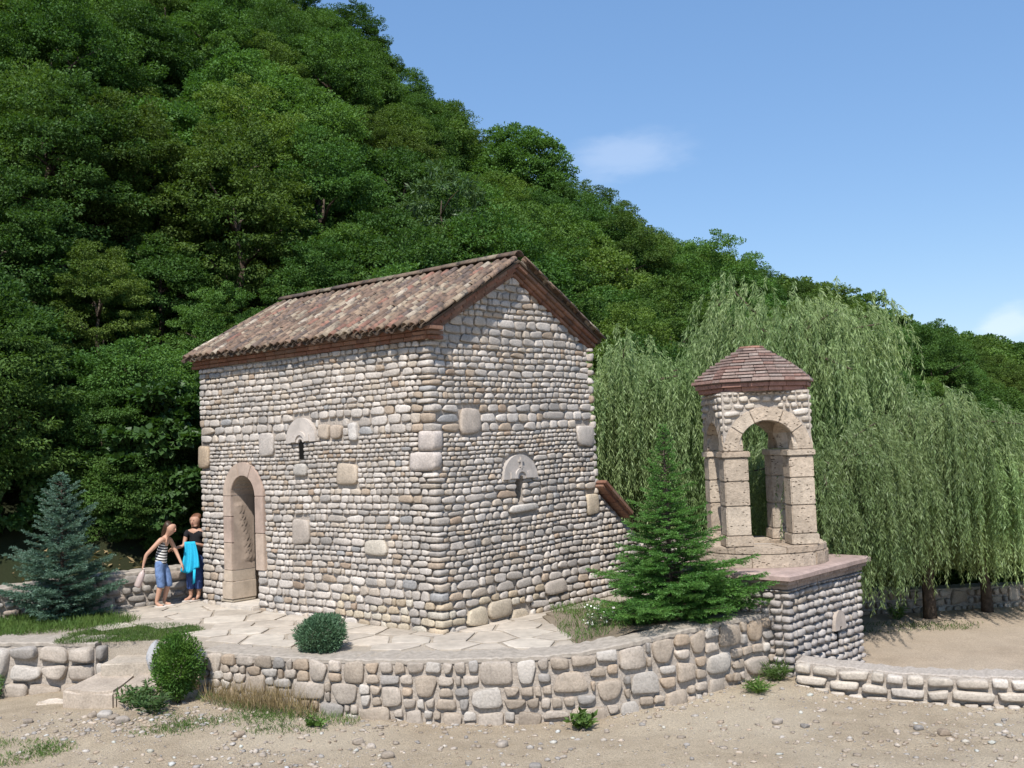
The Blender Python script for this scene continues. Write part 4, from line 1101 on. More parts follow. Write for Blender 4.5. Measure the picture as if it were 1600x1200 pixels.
# ------------------------------------------------------------------ the wood on the hill
near_kinds = [(broad_crown(100 + k, (2.9, 2.4, 3.1, 2.6, 2.3)[k], (2.7, 3.3, 2.5, 3.0, 3.6)[k], (3.0, 3.5, 2.8, 3.3, 3.8)[k], 215, 195, (.12, .105, .125, .115, .10)[k], (.078, .07, .082, .055, .066)[k], M['leaf'], lop=.26), trunk_mesh(k, 4.8, .15, 1.8)) for k in range(5)]
far_kinds = [(broad_crown(200 + k, 3.0, 3.0, 3.0, 170, 120, .22, .135, M['leaf'], lop=.2), trunk_mesh(20 + k, 4.6, .15, 1.8)) for k in range(3)]
def joined_kind(crown, trunk, nm):
    """crown and trunk as one source mesh for the mass of the wood"""
    me = bpy.data.meshes.new(nm); bm = bmesh.new(); bm.from_mesh(crown); bm.from_mesh(trunk); k = len(crown.polygons)
    bm.to_mesh(me); bm.free(); me.materials.append(crown.materials[0]); me.materials.append(M['bark'])
    idx = np.zeros(len(me.polygons), dtype=np.int32); idx[k:] = 1; me.polygons.foreach_set('material_index', idx); return me
KINDS = bpy.data.collections.new('tree_kinds'); KINDS_F = bpy.data.collections.new('far_tree_kinds')
for i, (c, t) in enumerate(near_kinds): KINDS.objects.link(bpy.data.objects.new('tree_kind_%d' % i, joined_kind(c, t, 'wood_tree')))
for i, (c, t) in enumerate(far_kinds): KINDS_F.objects.link(bpy.data.objects.new('far_tree_kind_%d' % i, joined_kind(c, t, 'far_wood_tree')))
r = np.random.default_rng(77)
def scatter(step, dmin, dmax, smax):
    n = int(dmax / step) + 2; gx, gy = np.meshgrid(np.arange(-n, n + 1) * step, np.arange(0, n + 1) * step)
    gx = gx + (np.arange(gx.shape[0]) % 2)[:, None] * step / 2; p = np.stack([gx.ravel(), gy.ravel()], -1); p = p + r.uniform(-.38, .38, p.shape) * step
    D = np.hypot(p[:, 0], p[:, 1]); a = np.degrees(np.arctan2(p[:, 0], p[:, 1])); s = hill_s(p[:, 0], p[:, 1])
    k = (D > dmin) & (D < dmax) & (np.abs(a) < 46) & (s > 1.0) & (s < smax); return p[k]
def wood(name, pts, coll, label, smin, smax, zf=hill_z):
    z = zf(pts[:, 0], pts[:, 1]) - .1; P = np.column_stack([pts, z])
    me = bpy.data.meshes.new(name); me.from_pydata(P.tolist(), [], [])
    for an, vals in (('turn', r.uniform(0, 6.28, len(P))), ('size', r.uniform(smin, smax, len(P)))):
        a = me.attributes.new(an, 'FLOAT', 'POINT'); a.data.foreach_set('value', vals.astype(np.float32))
    a = me.attributes.new('kind', 'INT', 'POINT'); a.data.foreach_set('value', r.integers(0, len(coll.objects), len(P)).astype(np.int32))
    o = link(name, me); tag(o, label, 'wood', None, 'stuff')
    ng = bpy.data.node_groups.new(name, 'GeometryNodeTree'); ng.interface.new_socket('Geometry', in_out='INPUT', socket_type='NodeSocketGeometry'); ng.interface.new_socket('Geometry', in_out='OUTPUT', socket_type='NodeSocketGeometry')
    N, L = ng.nodes, ng.links; gi = N.new('NodeGroupInput'); go = N.new('NodeGroupOutput'); ci = N.new('GeometryNodeCollectionInfo'); ci.inputs['Collection'].default_value = coll
    ci.inputs['Separate Children'].default_value = True; ci.inputs['Reset Children'].default_value = True
    iop = N.new('GeometryNodeInstanceOnPoints'); iop.inputs['Pick Instance'].default_value = True
    def na(nm, ty): q = N.new('GeometryNodeInputNamedAttribute'); q.data_type = ty; q.inputs['Name'].default_value = nm; return q.outputs['Attribute']
    cx_ = N.new('ShaderNodeCombineXYZ'); L.new(na('turn', 'FLOAT'), cx_.inputs['Z']); e2 = N.new('FunctionNodeEulerToRotation'); L.new(cx_.outputs[0], e2.inputs[0])
    L.new(gi.outputs[0], iop.inputs['Points']); L.new(ci.outputs[0], iop.inputs['Instance']); L.new(na('kind', 'INT'), iop.inputs['Instance Index'])
    L.new(e2.outputs[0], iop.inputs['Rotation']); L.new(na('size', 'FLOAT'), iop.inputs['Scale']); L.new(iop.outputs[0], go.inputs[0])
    md = o.modifiers.new('scatter', 'NODES'); md.node_group = ng; return o
pn = scatter(2.45, 15, 75, 40); pn = pn[~((np.hypot(pn[:, 0] + 7.2, pn[:, 1] - 21.2) < 1.6))]
wood('forest', pn, KINDS, 'dense dark green broadleaf wood covering the near hillside', .5, .95)
wood('far_forest', scatter(3.7, 75, 330, 38), KINDS_F, 'distant part of the wood running down the ridge to the right', .65, 1.05)
ug = np.concatenate([np.column_stack([r.uniform(3.2, 17, 46), r.uniform(21.6, 29, 46)]), np.column_stack([r.uniform(-17, -4.5, 60), r.uniform(12, 23, 60)]), np.column_stack([r.uniform(9, 34, 46), r.uniform(27, 60, 46)])])
us_ = hill_s(ug[:, 0], ug[:, 1]); ug = ug[((ug[:, 0] > 0) & (us_ < 2)) | ((us_ > .9) & (us_ < 3.6))]; sb = scatter(2.6, 18, 62, 42); sb = sb[sb[:, 0] < 12]; ug = np.concatenate([ug, sb]); ug = ug[~((ug[:, 0] > -9.0) & (ug[:, 0] < -5.2) & (ug[:, 1] < 20.2))]
wood('undergrowth', ug, KINDS, 'dark bushes along the foot of the wood and behind the yard wall', .24, .42, lambda x, y: np.maximum(hill_z(x, y), ground_z(x, y)) - .3)
def hz(x, y): return float(hill_z(np.array([x]), np.array([y]))[0])
tree('tree', broad_crown(301, 2.8, 4.3, 4.0, 520, 190, .125, .08, M['leaf'], lop=.10), trunk_mesh(31, 6, .16, 1.6), (.75, 51, hz(.75, 51) - 1.2), .4, 1.0, 'tall tree with pointed crown standing out on the skyline above the chapel gable')
tree('hazel_tree', broad_crown(302, 1.35, 1.9, 2.3, 120, 150, .15, .125, M['leaf_hazel'], lop=.4), trunk_mesh(32, 2.6, .06, 1.2), (-7.3, 21.3, .1), .2, 1.0, 'bushy hazel with large rounded leaves beside the chapel\'s left corner')
tree('hazel_tree', broad_crown(303, 1.1, 1.0, 1.6, 60, 130, .15, .12, M['leaf_hazel'], lop=.4), trunk_mesh(33, 1.8, .05, .9), (-10.2, 20.3, .3), 1.2, 1.0, 'low hazel bush in the shade behind the blue spruce')
tree('tree', broad_crown(304, 1.3, 1.2, 2.0, 45, 80, .22, .05, M['leaf_pale'], lop=.4), trunk_mesh(34, 2.4, .06, 1.0), (-2.0, 31.5, hz(-2.0, 31.5) + 3.2), .2, 1.0, 'small tree with long pale leaves above the chapel roof')

# ------------------------------------------------------------------ weeping willows
def willow(seed, h, rad, strands, leaf_step, low):
    """drooping strands of narrow leaves hung from arching limbs"""
    r = np.random.default_rng(seed); rr_ = random.Random(seed)
    tm_ = MB(); top = Vector((rr_.uniform(-.2, .2), rr_.uniform(-.2, .2), h * .42))
    tm_.tube([(0, 0, -.3), (.03, .02, h * .12), (.1, -.04, h * .25), top], [.17, .13, .12, .10], 8)
    tips = []
    for k in range(20):
        a = 2 * math.pi * k / 20 + rr_.uniform(-.2, .2); R_ = rad * rr_.uniform(.35, .95); zt_ = h * rr_.uniform(.68, .97) * (1 - .42 * (R_ / rad) ** 2)
        e = Vector((math.cos(a) * R_, math.sin(a) * R_, zt_)); m1 = top.lerp(e, .5) + Vector((0, 0, h * .14))
        tm_.tube([top, top.lerp(m1, .5), m1, e], [.07, .05, .035, .012], 5); tips += [(m1, .5), (e, 1), (m1.lerp(e, .5), .8), (top.lerp(m1, .6), .35)]
    parts = []; 
    for s in range(strands):
        b, w = tips[r.integers(len(tips))]
        # start point: anywhere over a lumpy dome near a limb
        p0 = np.array(b) + r.normal(size=3) * np.array([.27, .27, .20]) * rad / 2.4
        dxy = p0[:2] / (np.linalg.norm(p0[:2]) + 1e-6)
        length = r.uniform(.15, 1.0) ** .8 * min(p0[2] - low + r.uniform(-.15, .25), r.uniform(1.6, 4.2))
        if length < .4: continue
        n = max(6, int(length / leaf_step)); t = np.linspace(0, 1, n)
        out = r.uniform(.05, .42); side = r.normal(size=2) * .14
        x = p0[0] + (dxy[0] * out + side[0]) * (1 - (1 - t) ** 2.2) + .03 * np.sin(t * 7 + s); y = p0[1] + (dxy[1] * out + side[1]) * (1 - (1 - t) ** 2.2) + .03 * np.cos(t * 6 + s)
        rise = r.uniform(.05, .3); z = p0[2] + rise * np.sin(np.minimum(t * 4, math.pi)) * .5 - length * t ** 1.25
        C = np.stack([x, y, z], -1); T = np.gradient(C, axis=0); T /= np.linalg.norm(T, axis=1, keepdims=True)
        for q in range(2):
            sd = r.normal(size=(n, 3)); sd -= (sd * T).sum(1, keepdims=True) * T; sd /= np.linalg.norm(sd, axis=1, keepdims=True)
            D = T * .75 + sd * r.uniform(.35, .8, (n, 1)) + np.array([0, 0, -.25]); N = np.cross(D, r.normal(size=(n, 3)))
            N[:, 2] = np.abs(N[:, 2]); sc = r.uniform(.7, 1.25, n); parts.append(leaves(C + r.normal(size=(n, 3)) * .012, D, N, .125 * sc, .021 * sc, .15))
    tme = tm_.mesh('trunk', True, False); tme.materials.append(M['bark'])
    return leaf_mesh('crown', parts, M['willow']), tme
wA = willow(401, 7.0, 2.9, 1900, .040, 1.05); wB = willow(402, 6.0, 2.6, 1600, .040, .95)
def put_willow(src, x, y, rz, sc, label): return tree('willow_tree', src[0], src[1], (x, y, gz(x, y)), rz, sc, label, 'tree', 'weeping willows across the yard')
put_willow(wA, 5.55, 20.8, .9, (.88, .88, 1.10), 'tallest weeping willow, its crown rising behind the bell tower roof')
put_willow(wB, 7.65, 19.35, 1.2, (.80, .80, .90), 'weeping willow with thin leaning trunk before the yard wall, beside the tower base')
put_willow(wB, 8.95, 19.85, 3.1, (.76, .76, .75), 'weeping willow whose dark trunk stands before the yard wall at the right')
put_willow(wA, 2.3, 22.6, 2.0, .95, 'weeping willow showing between the chapel gable and the bell tower')
put_willow(wA, 11.6, 21.0, 4.2, (.72, .72, .60), 'weeping willow at the right edge of the photo')
put_willow(wB, 5.35, 17.75, 5.0, .74, 'short weeping willow directly behind the tower arches')

# ------------------------------------------------------------------ conifers and bushes
def conifer(seed, h, prof, nbr, droop, up, nlen, nwid, per_m, mat, twig=.34, z0=.04, lean=0.0):
    """whorled branches with side twigs, all clothed in needles"""
    r = np.random.default_rng(seed); seg = []; wood = MB()
    wood.tube([(0, 0, -.2), (.01, 0, h * .5), (0, .01, h * .98)], [.05, .03, .006], 6)
    for b in range(nbr):
        t = (b + r.uniform(0, 1)) / nbr; z = z0 + (h - z0) * t ** 1.12; L_ = prof(z / h) * r.uniform(.58, 1.16)
        if L_ < .03: continue
        a = b * 2.39996 + r.uniform(-.3, .3); L_ *= 1 + lean * math.cos(a + .5) * (1 if z / h < .3 else .2); d = np.array([math.cos(a), math.sin(a), up * (.35 + z / h) - droop * (1 - z / h)])
        p0 = np.array([0, 0, z]); n = max(2, int(L_ / .06)); pts = []
        for i in range(n + 1):
            s = i / n; pts.append(p0 + d * L_ * s + np.array([0, 0, -droop * .35 * L_ * math.sin(s * 2.2) + up * .35 * L_ * s * s]))
        wood.tube([tuple(pts[0]), tuple(pts[n // 2]), tuple(pts[-1])], [.010, .006, .002], 4, False)
        for i in range(n):
            if i / n > .12: seg.append((pts[i], pts[i + 1]))
            s = (i + .5) / n
            if s < .2: continue
            for sg in (-1, 1):
                ln_ = twig * L_ * (1.08 - s) * r.uniform(.6, 1.2) + .03
                q = np.array([-d[1], d[0], 0]) * sg; q = q / np.linalg.norm(q); dd_ = d / np.linalg.norm(d) * .75 + q * .75 + np.array([0, 0, r.uniform(-.25, .2) - droop * .2]); dd_ /= np.linalg.norm(dd_)
                e0 = pts[i] * (1 - .5) + pts[i + 1] * .5; seg.append((e0, e0 + dd_ * ln_))
                if ln_ > .14:
                    for k in (.35, .65):
                        m0 = e0 + dd_ * ln_ * k; side_ = np.cross(dd_, [0, 0, 1]) * r.choice([-1, 1]); d3 = dd_ * .7 + side_ * .7; seg.append((m0, m0 + d3 / np.linalg.norm(d3) * ln_ * .4))
    seg += [(np.array([0, 0, h * .93]), np.array([0, 0, h]))]
    A = np.array([s[0] for s in seg]); B_ = np.array([s[1] for s in seg]); L_ = np.linalg.norm(B_ - A, axis=1); cnt = np.maximum(3, (L_ * per_m).astype(int)); idx = np.repeat(np.arange(len(seg)), cnt)
    t = r.uniform(0, 1, len(idx)); T = ((B_ - A) / L_[:, None])[idx]; P = A[idx] + (B_ - A)[idx] * t[:, None]
    q = unit(r, len(idx)); q -= (q * T).sum(1, keepdims=True) * T; q /= np.linalg.norm(q, axis=1, keepdims=True)
    q[:, 2] = np.where(q[:, 2] < -.3, q[:, 2] * .4, q[:, 2])
    D = q * .8 + T * .75; N = np.cross(D, r.normal(size=D.shape)); s = r.uniform(.7, 1.2, len(idx))
    wm = wood.mesh('trunk', True, False); wm.materials.append(M['bark'])
    return leaf_mesh('crown', [leaves(P, D, N, nlen * s, nwid * s, .1)], mat), wm
c, t = conifer(501, 2.45, lambda f: 1.06 * (1 - f) ** .66 * (1 if f > .12 else .85), 118, .04, .32, .046, .0095, 260, M['spruce'], .34)
tree('spruce_tree', c, t, (-7.72, 17.45, 0), 0, 1.0, 'young blue-green spruce on the grass at the left of the chapel')
def fir_prof(f): return (1.34 - .25 * abs(f - .12) / .12) if f < .24 else (1.12 * (1 - f) ** 1.05 + .02 if f > .33 else 1.20 - (f - .24) * 4.4)
c, t = conifer(502, 2.75, fir_prof, 190, .12, .26, .036, .0085, 270, M['fir'], .40, .10, .10)
tree('fir_tree', c, t, (2.10, 14.42, .14), .5, 1.0, 'fresh green fir with wide skirt between the chapel gable and the bell tower')

def ball_bush(seed, rx, rz, zc, n, ln, wd, mat, inner=.82):
    r = np.random.default_rng(seed); ks = r.normal(size=(6, 3)) * 3; ph = r.uniform(0, 6, 6)
    q = unit(r, n); lump = 1 + .16 * np.sin(q @ ks.T + ph).mean(1) * 2 + r.normal(0, .02, n); rad = r.uniform(inner, 1, n) * lump
    P = q * rad[:, None] * np.array([rx, rx, rz]) + np.array([0, 0, zc]); D = q + r.normal(size=(n, 3)) * .55 + np.array([0, 0, .5]); N = np.cross(D, r.normal(size=(n, 3)))
    s = r.uniform(.6, 1.3, n); return leaf_mesh('crown', [leaves(P, D, N, ln * s, wd * s, .15)], mat)
def bush(name, crown, loc, h, label):
    root = empty(name, loc); tag(root, label, 'shrub'); link('crown', crown, root)
    mb = MB(); rr = random.Random(5)
    for k in range(7): a = k * .9; mb.tube([(0, 0, -.08), (math.cos(a) * .06, math.sin(a) * .06, h * .35), (math.cos(a) * h * .32, math.sin(a) * h * .32, h * .75)], [.02, .014, .005], 5)
    me = mb.mesh('stem', True, False); link('stem', me, root, M['bark']); return root
bush('round_bush', ball_bush(511, .33, .27, .22, 13000, .045, .012, M['box'], .55), (-2.70, 13.96, .0), .5, 'clipped grey-green ball bush standing on the paving behind the curved wall')
bush('thuja_bush', ball_bush(512, .30, .41, .48, 14000, .045, .016, M['thuja'], .55), (-4.58, 13.80, gz(-4.58, 13.80)), .8, 'dark green globe thuja at the foot of the curved wall, by the steps')

# ------------------------------------------------------------------ grass, weeds
def blades(pts, z, h, w, seed, lean=.5, mat='grass'):
    r = np.random.default_rng(seed); n = len(pts); P = np.column_stack([pts, z]); D = np.column_stack([r.normal(size=(n, 2)) * lean, np.ones(n)]); N = np.cross(D, r.normal(size=(n, 3)))
    s = r.uniform(.45, 1.25, n); return leaves(P, D, N, h * s, w * r.uniform(.7, 1.2, n), .1)
def patch(name, label, category, fn, n, box, zf, h, w, seed, mat, lean=.5, clump=None):
    r = np.random.default_rng(seed); p = np.column_stack([r.uniform(box[0], box[1], n), r.uniform(box[2], box[3], n)])
    k = np.array([fn(x, y) for x, y in p]); keep = r.uniform(0, 1, n) < k; p = p[keep]
    z = zf(p[:, 0], p[:, 1]) - .005
    me = leaf_mesh(name, [blades(p, z, h, w, seed, lean)], M[mat]); o = link(name, me); return tag(o, label, category, None, 'stuff')
def patchy(x, y, f=3.0): return .5 + .5 * math.sin(x * f + 1.3 * math.sin(y * f * .8)) * math.sin(y * f * 1.1 + x)
zero = lambda x, y: np.zeros_like(x) + .0
patch('lawn', 'short mown grass on the terrace beside the steps', 'grass', lambda x, y: min(1, max(0, (1 - ((x + 5.95) / 1.12) ** 2 - ((y - 15.75) / .92) ** 2) * 4)) if y > 15.18 and x > -7 else 0, 26000, (-7.1, -4.8, 14.8, 16.7), zero, .055, .008, 1, 'grass', .7)
patch('tall_grass', 'longer grass round the foot of the blue spruce', 'grass', lambda x, y: min(1, max(0, (1 - ((x + 8.2) / 2.0) ** 2 - ((y - 16.9) / 1.0) ** 2) * 3)) * (.45 + .55 * patchy(x, y)), 26000, (-10.4, -6.2, 15.85, 18), zero, .15, .010, 2, 'grass', .55)
def front_grass(x, y):
    a = 1 - ((x + 3.7) / 1.5) ** 2 - ((y - 12.95) / .55) ** 2; return min(1, max(0, a * 1.5)) * (patchy(x, y, 4) ** 1.5) if front_dist(x, y)[0] > .08 else 0
patch('road_grass', 'thin green grass on the road verge below the curved wall', 'grass', front_grass, 26000, (-5.3, -2.0, 12.3, 14.2), ground_z, .06, .008, 3, 'grass', .7)
def wall_foot(u0, u1, off0, off1, n, seed):
    r = np.random.default_rng(seed); out = []
    for _ in range(n):
        p, t_, o_, zb, zt = ARCL.at(r.uniform(u0, u1), r.uniform(off0, off1) ** 1.0); out.append((p.x, p.y))
    return np.array(out)
p = wall_foot(.45, 2.0, .09, .40, 1500, 6); r = np.random.default_rng(8); p = p[r.uniform(0, 1, len(p)) < np.array([.3 + .7 * patchy(x, y, 5) for x, y in p])]
dg = link('dry_grass', leaf_mesh('dry_grass', [blades(p, ground_z(p[:, 0], p[:, 1]), .36, .007, 7, .34)], M['dry'])); tag(dg, 'dry straw-coloured grass against the left end of the curved wall', 'grass', None, 'stuff')
p = wall_foot(.2, 2.6, .08, .40, 900, 16); gg = link('verge_grass', leaf_mesh('verge_grass', [blades(p, ground_z(p[:, 0], p[:, 1]), .13, .008, 17, .45)], M['grass'])); tag(gg, 'green tufts mixed into the dry grass at the wall foot', 'grass', None, 'stuff')
patch('corner_grass', 'patch of grass at the lower left corner of the road', 'grass', lambda x, y: min(1, max(0, (1 - ((x + 6.3) / 1.0) ** 2 - ((y - 12.35) / .45) ** 2) * 1.6)) * patchy(x, y, 4), 14000, (-7.4, -5.2, 11.8, 12.9), ground_z, .07, .008, 9, 'grass', .7)
def bank_z(x, y):
    out = []
    for a, b in zip(x, y):
        fd, fu = front_dist(a, b); i = (fu - 5.3) / (ARCL.len - 5.4); j = (-fd - .35) / 2.6; out.append(-.02 + .20 * min(1, max(0, i) * 3.2) * (1 - max(0, j) * .55) if i > 0 else 0)
    return np.array(out)
def bank_grass(x, y):
    fd, fu = front_dist(x, y); return (.9 * patchy(x, y, 4) + .25) if fd < -.62 and fu > 5.35 and fu < ARCL.len - .3 else 0
patch('bank_grass', 'grass on the soil bank under the green fir', 'grass', bank_grass, 7000, (.5, 3.4, 13.5, 16.5), bank_z, .13, .010, 10, 'grass', .5)
patch('yard_grass', 'sparse grass at the edge of the willows\' shade in the yard', 'grass', lambda x, y: min(1, max(0, 1 - ((x - 7.0) / 1.4) ** 2 - ((y - 18.6) / .6) ** 2)) * patchy(x, y, 3), 9000, (5.4, 8.6, 17.9, 19.4), ground_z, .07, .010, 13, 'grass', .7)

def weed(name, loc, n, h, leaf, wd, seed, label, mat='weed', spread=.18, flowers=0):
    r = np.random.default_rng(seed); root = empty(name, loc); tag(root, label, 'weed'); parts = []; st = MB(); fl = []
    for k in range(n):
        a = r.uniform(0, 6.28); e = np.array([math.cos(a) * spread * r.uniform(.3, 1), math.sin(a) * spread * r.uniform(.3, 1), h * r.uniform(.55, 1.1)]); b = e * np.array([.3, .3, 0]); m = (b + e) / 2 + r.normal(size=3) * .02
        st.tube([tuple(b), tuple(m), tuple(e)], [.004, .003, .0015], 4, False); q = int(14 * h / .4) + 8; t_ = r.uniform(.15, 1, q); P = b + (e - b) * t_[:, None]
        D = unit(r, q); D[:, 2] = np.abs(D[:, 2]) * .6; N = np.cross(D, r.normal(size=(q, 3))); N[:, 2] = np.abs(N[:, 2]) + .3; s = r.uniform(.6, 1.2, q); parts.append(leaves(P, D, N, leaf * s, wd * s, .2))
        fl.append(e)
    link('foliage', leaf_mesh('foliage', parts, M[mat]), root); me = st.mesh('stem', True, False); link('stem', me, root, M[mat])
    if flowers:
        P = np.array(fl)[r.integers(0, n, flowers)] * r.uniform(.55, 1.02, (flowers, 1)) + r.normal(size=(flowers, 3)) * .03; D = unit(r, flowers); ff = link('flower_heads', leaf_mesh('flower_heads', [leaves(P, D, np.cross(D, r.normal(size=D.shape)), .03, .03, .1)], M['flower']), root); tag(ff, kind='stuff')
    return root
weed('flowering_weed', (1.02, 14.25, .02), 16, .46, .055, .016, 601, 'tall white-flowered weeds against the chapel gable wall, left of the fir', spread=.30, flowers=70)
weed('leafy_weed', (.72, 12.66, gz(.72, 12.66)), 13, .16, .12, .045, 602, 'low broad-leaved weed alone on the road under the curved wall', 'grass', .24)
weed('leafy_weed', (-5.16, 13.86, gz(-5.16, 13.86)), 22, .34, .10, .03, 603, 'grey-green weeds in front of the boulder steps, left of the thuja', 'weed', .30)
weed('leafy_weed', (-4.75, 13.40, gz(-4.75, 13.40)), 16, .24, .13, .025, 604, 'spiky bright green weeds at the foot of the thuja', 'weed', .28)
weed('grassy_weed', (3.40, 14.0, gz(3.40, 14.0)), 26, .20, .14, .012, 605, 'grassy tuft in the angle where curved wall meets tower base', 'grass', .26)
weed('grassy_weed', (3.03, 13.52, gz(3.03, 13.52)), 18, .14, .14, .016, 606, 'small bright grass tuft at the right end of the curved wall foot', 'grass', .20)
weed('leafy_weed', (-7.75, 15.25, gz(-7.75, 15.25)), 18, .34, .07, .02, 607, 'scrubby weed against the left wall at the photo\'s edge', 'weed', .22)
weed('leafy_weed', (-2.55, 12.95, gz(-2.55, 12.95)), 10, .10, .08, .03, 608, 'small creeping weed under the cracked boulders of the curved wall', 'grass', .22)
weed('leafy_weed', (7.0, 19.3, gz(7.0, 19.3)), 16, .26, .10, .02, 609, 'grassy clump against the yard wall next to the tower base', 'grass', .25)

# ------------------------------------------------------------------ stones lying on the road
random.seed(71); r = np.random.default_rng(72)
rock_list = [(-5.41, 13.44, .16, 'largest grey rock of the heap below the steps'), (-5.06, 13.10, .14, 'round tan cobble in front of the heap below the steps'), (-5.60, 13.50, .10, 'small rounded cobble beside the heap below the steps'), (-5.25, 13.30, .11, 'brown cobble in the middle of the heap by the steps'),
    (-3.39, 12.39, .11, 'pale cobble in the thin grass below the dry straw'), (-1.78, 12.04, .10, 'dark rounded cobble on the road below the curved wall'), (-1.95, 12.20, .11, 'tan cobble up-road of the dark rounded one'), (-1.55, 11.72, .13, 'square brown brick-like stone at the bottom edge of the road'),
    (-.26, 12.03, .12, 'reddish flat stone on the road below the middle of the wall'), (2.98, 12.29, .11, 'dark angular stone on the road, below the tower'), (3.26, 12.13, .08, 'small brownish stone next to the dark angular one'), (-6.41, 13.46, .10, 'dark small stone at the far left of the road'),
    (4.72, 11.75, .12, 'grey stone on the road below the low right wall'), (4.50, 11.92, .09, 'smaller stone beside the grey one below the low right wall'), (.1, 11.25, .12, 'flat grey stone at the bottom centre of the road')]
for x, y, s, lb in rock_list:
    k = random.choice(('rubble', 'pebble')); i = random.randrange(10); col = pick('retain')
    o = link('rock', shape_mesh(k, i, 'stone'), None, None, None, tuple(v * .85 for v in col)); a = random.uniform(0, 6.28)
    o.matrix_world = Matrix.Translation((x, y, gz(x, y) + s * .2)) @ Matrix.Rotation(a, 4, 'Z') @ Matrix.Rotation(random.uniform(-.2, .2), 4, 'X') @ Matrix.Diagonal((s * .62, s * .45, s * .34, 1)); tag(o, lb, 'rock', 'loose stones on the road')
def lying(pts, smin, smax, pal, flat=.55):
    n = len(pts); z = ground_z(pts[:, 0], pts[:, 1]); V = []; C_ = []; F = []
    base = SHAPES['rubble']; oct_v = None
    bm = bmesh.new(); bmesh.ops.create_icosphere(bm, subdivisions=1, radius=1); iv = np.array([v.co[:] for v in bm.verts]); fv = np.array([[v.index for v in f.verts] for f in bm.faces]); bm.free()
    for k in range(n):
        s = smin * (smax / smin) ** (r.uniform(0, 1) ** 2.2); a = r.uniform(0, 6.28); v = iv * r.uniform(.7, 1.25, (len(iv), 1)) * np.array([s, s * r.uniform(.5, .9), s * flat * r.uniform(.5, 1)]); ca, sa = math.cos(a), math.sin(a)
        V.append(np.column_stack([v[:, 0] * ca - v[:, 1] * sa + pts[k, 0], v[:, 0] * sa + v[:, 1] * ca + pts[k, 1], v[:, 2] + z[k] + s * .12])); c_ = pick(pal); C_.append(np.tile(np.minimum(np.array(c_) * r.uniform(.75, 1.15), .44), (len(iv), 1))); F.append(fv + k * len(iv))
    return np.concatenate(V), np.concatenate(F), np.concatenate(C_)
pts = np.column_stack([r.uniform(-8, 8, 5200), 10.2 + 4 * r.uniform(0, 1, 5200) ** 1.3]); cl = np.column_stack([r.normal(-5.0, .8, 700), r.normal(13.0, .28, 700)]); cl2 = np.column_stack([r.normal(-2.6, 1.2, 420), r.normal(11.75, .3, 420)]); cl3 = np.column_stack([r.normal(4.8, 1.0, 420), r.normal(11.6, .4, 420)])
ft = np.array([(ARCL.at(u, o_)[0].x, ARCL.at(u, o_)[0].y) for u, o_ in zip(r.uniform(0, ARCL.len, 420), np.abs(r.normal(.1, .16, 420)) + .06)]); fl_ = np.array([(LOWL.at(u, o_)[0].x, LOWL.at(u, o_)[0].y) for u, o_ in zip(r.uniform(0, LOWL.len, 260), np.abs(r.normal(.1, .14, 260)) + .05)])
pts = np.concatenate([pts, cl, cl2, cl3, ft, fl_]); fd = np.array([front_dist(x, y)[0] for x, y in pts]); okp = ((fd > .05) | (pts[:, 0] > 3.7) | (pts[:, 0] < -4.5)) & ~((pts[:, 0] > 3.5) & (pts[:, 1] > 13.9 - (pts[:, 0] - 3.5) * .5)) & ~((pts[:, 0] < -4.6) & (pts[:, 1] > 14.0))
pts = pts[okp]
v, f, c_ = lying(pts, .007, .058, 'retain'); gv = link('gravel', np_mesh('gravel', v, f, False, c_), None, M['stone_v']); tag(gv, 'loose gravel and chips strewn over the dirt road', 'gravel', None, 'stuff')
lp = np.column_stack([r.uniform(-9.5, -5.8, 500), r.uniform(17.5, 20.6, 500)]); s_ = hill_s(lp[:, 0], lp[:, 1]); lp = lp[s_ > .1]
n = len(lp); P = np.column_stack([lp, hill_z(lp[:, 0], lp[:, 1]) + .02]); D = unit(r, n); D[:, 2] *= .3; N = np.tile([0, 0, 1.0], (n, 1)) + r.normal(size=(n, 3)) * .5
ll = link('leaf_litter', leaf_mesh('leaf_litter', [leaves(P, D, N, r.uniform(.06, .22, n), r.uniform(.03, .07, n), .2)], M['dry'])); tag(ll, 'dry leaves and cut brush behind the low wall', 'leaf litter', None, 'stuff')

# ------------------------------------------------------------------ people
def skin_mesh(name, J, E, root=0, sub=2):
    """continuous surface grown round a jointed skeleton; J = [(pos, rx, ry)]"""
    me = bpy.data.meshes.new(name); me.from_pydata([j[0] for j in J], E, []); o = bpy.data.objects.new(name, me); COL.objects.link(o)
    md = o.modifiers.new('s', 'SKIN'); md.use_smooth_shade = True; md.branch_smoothing = .6
    sv_ = me.skin_vertices[0].data
    for i, j in enumerate(J): sv_[i].radius = (j[1], j[2] if len(j) > 2 else j[1]); sv_[i].use_root = (i == root)
    ss = o.modifiers.new('ss', 'SUBSURF'); ss.levels = sub; ss.render_levels = sub
    dg = bpy.context.evaluated_depsgraph_get(); out = bpy.data.meshes.new_from_object(o.evaluated_get(dg)); bpy.data.objects.remove(o); out.name = name
    out.polygons.foreach_set('use_smooth', np.ones(len(out.polygons), dtype=bool)); out.materials.clear(); return out
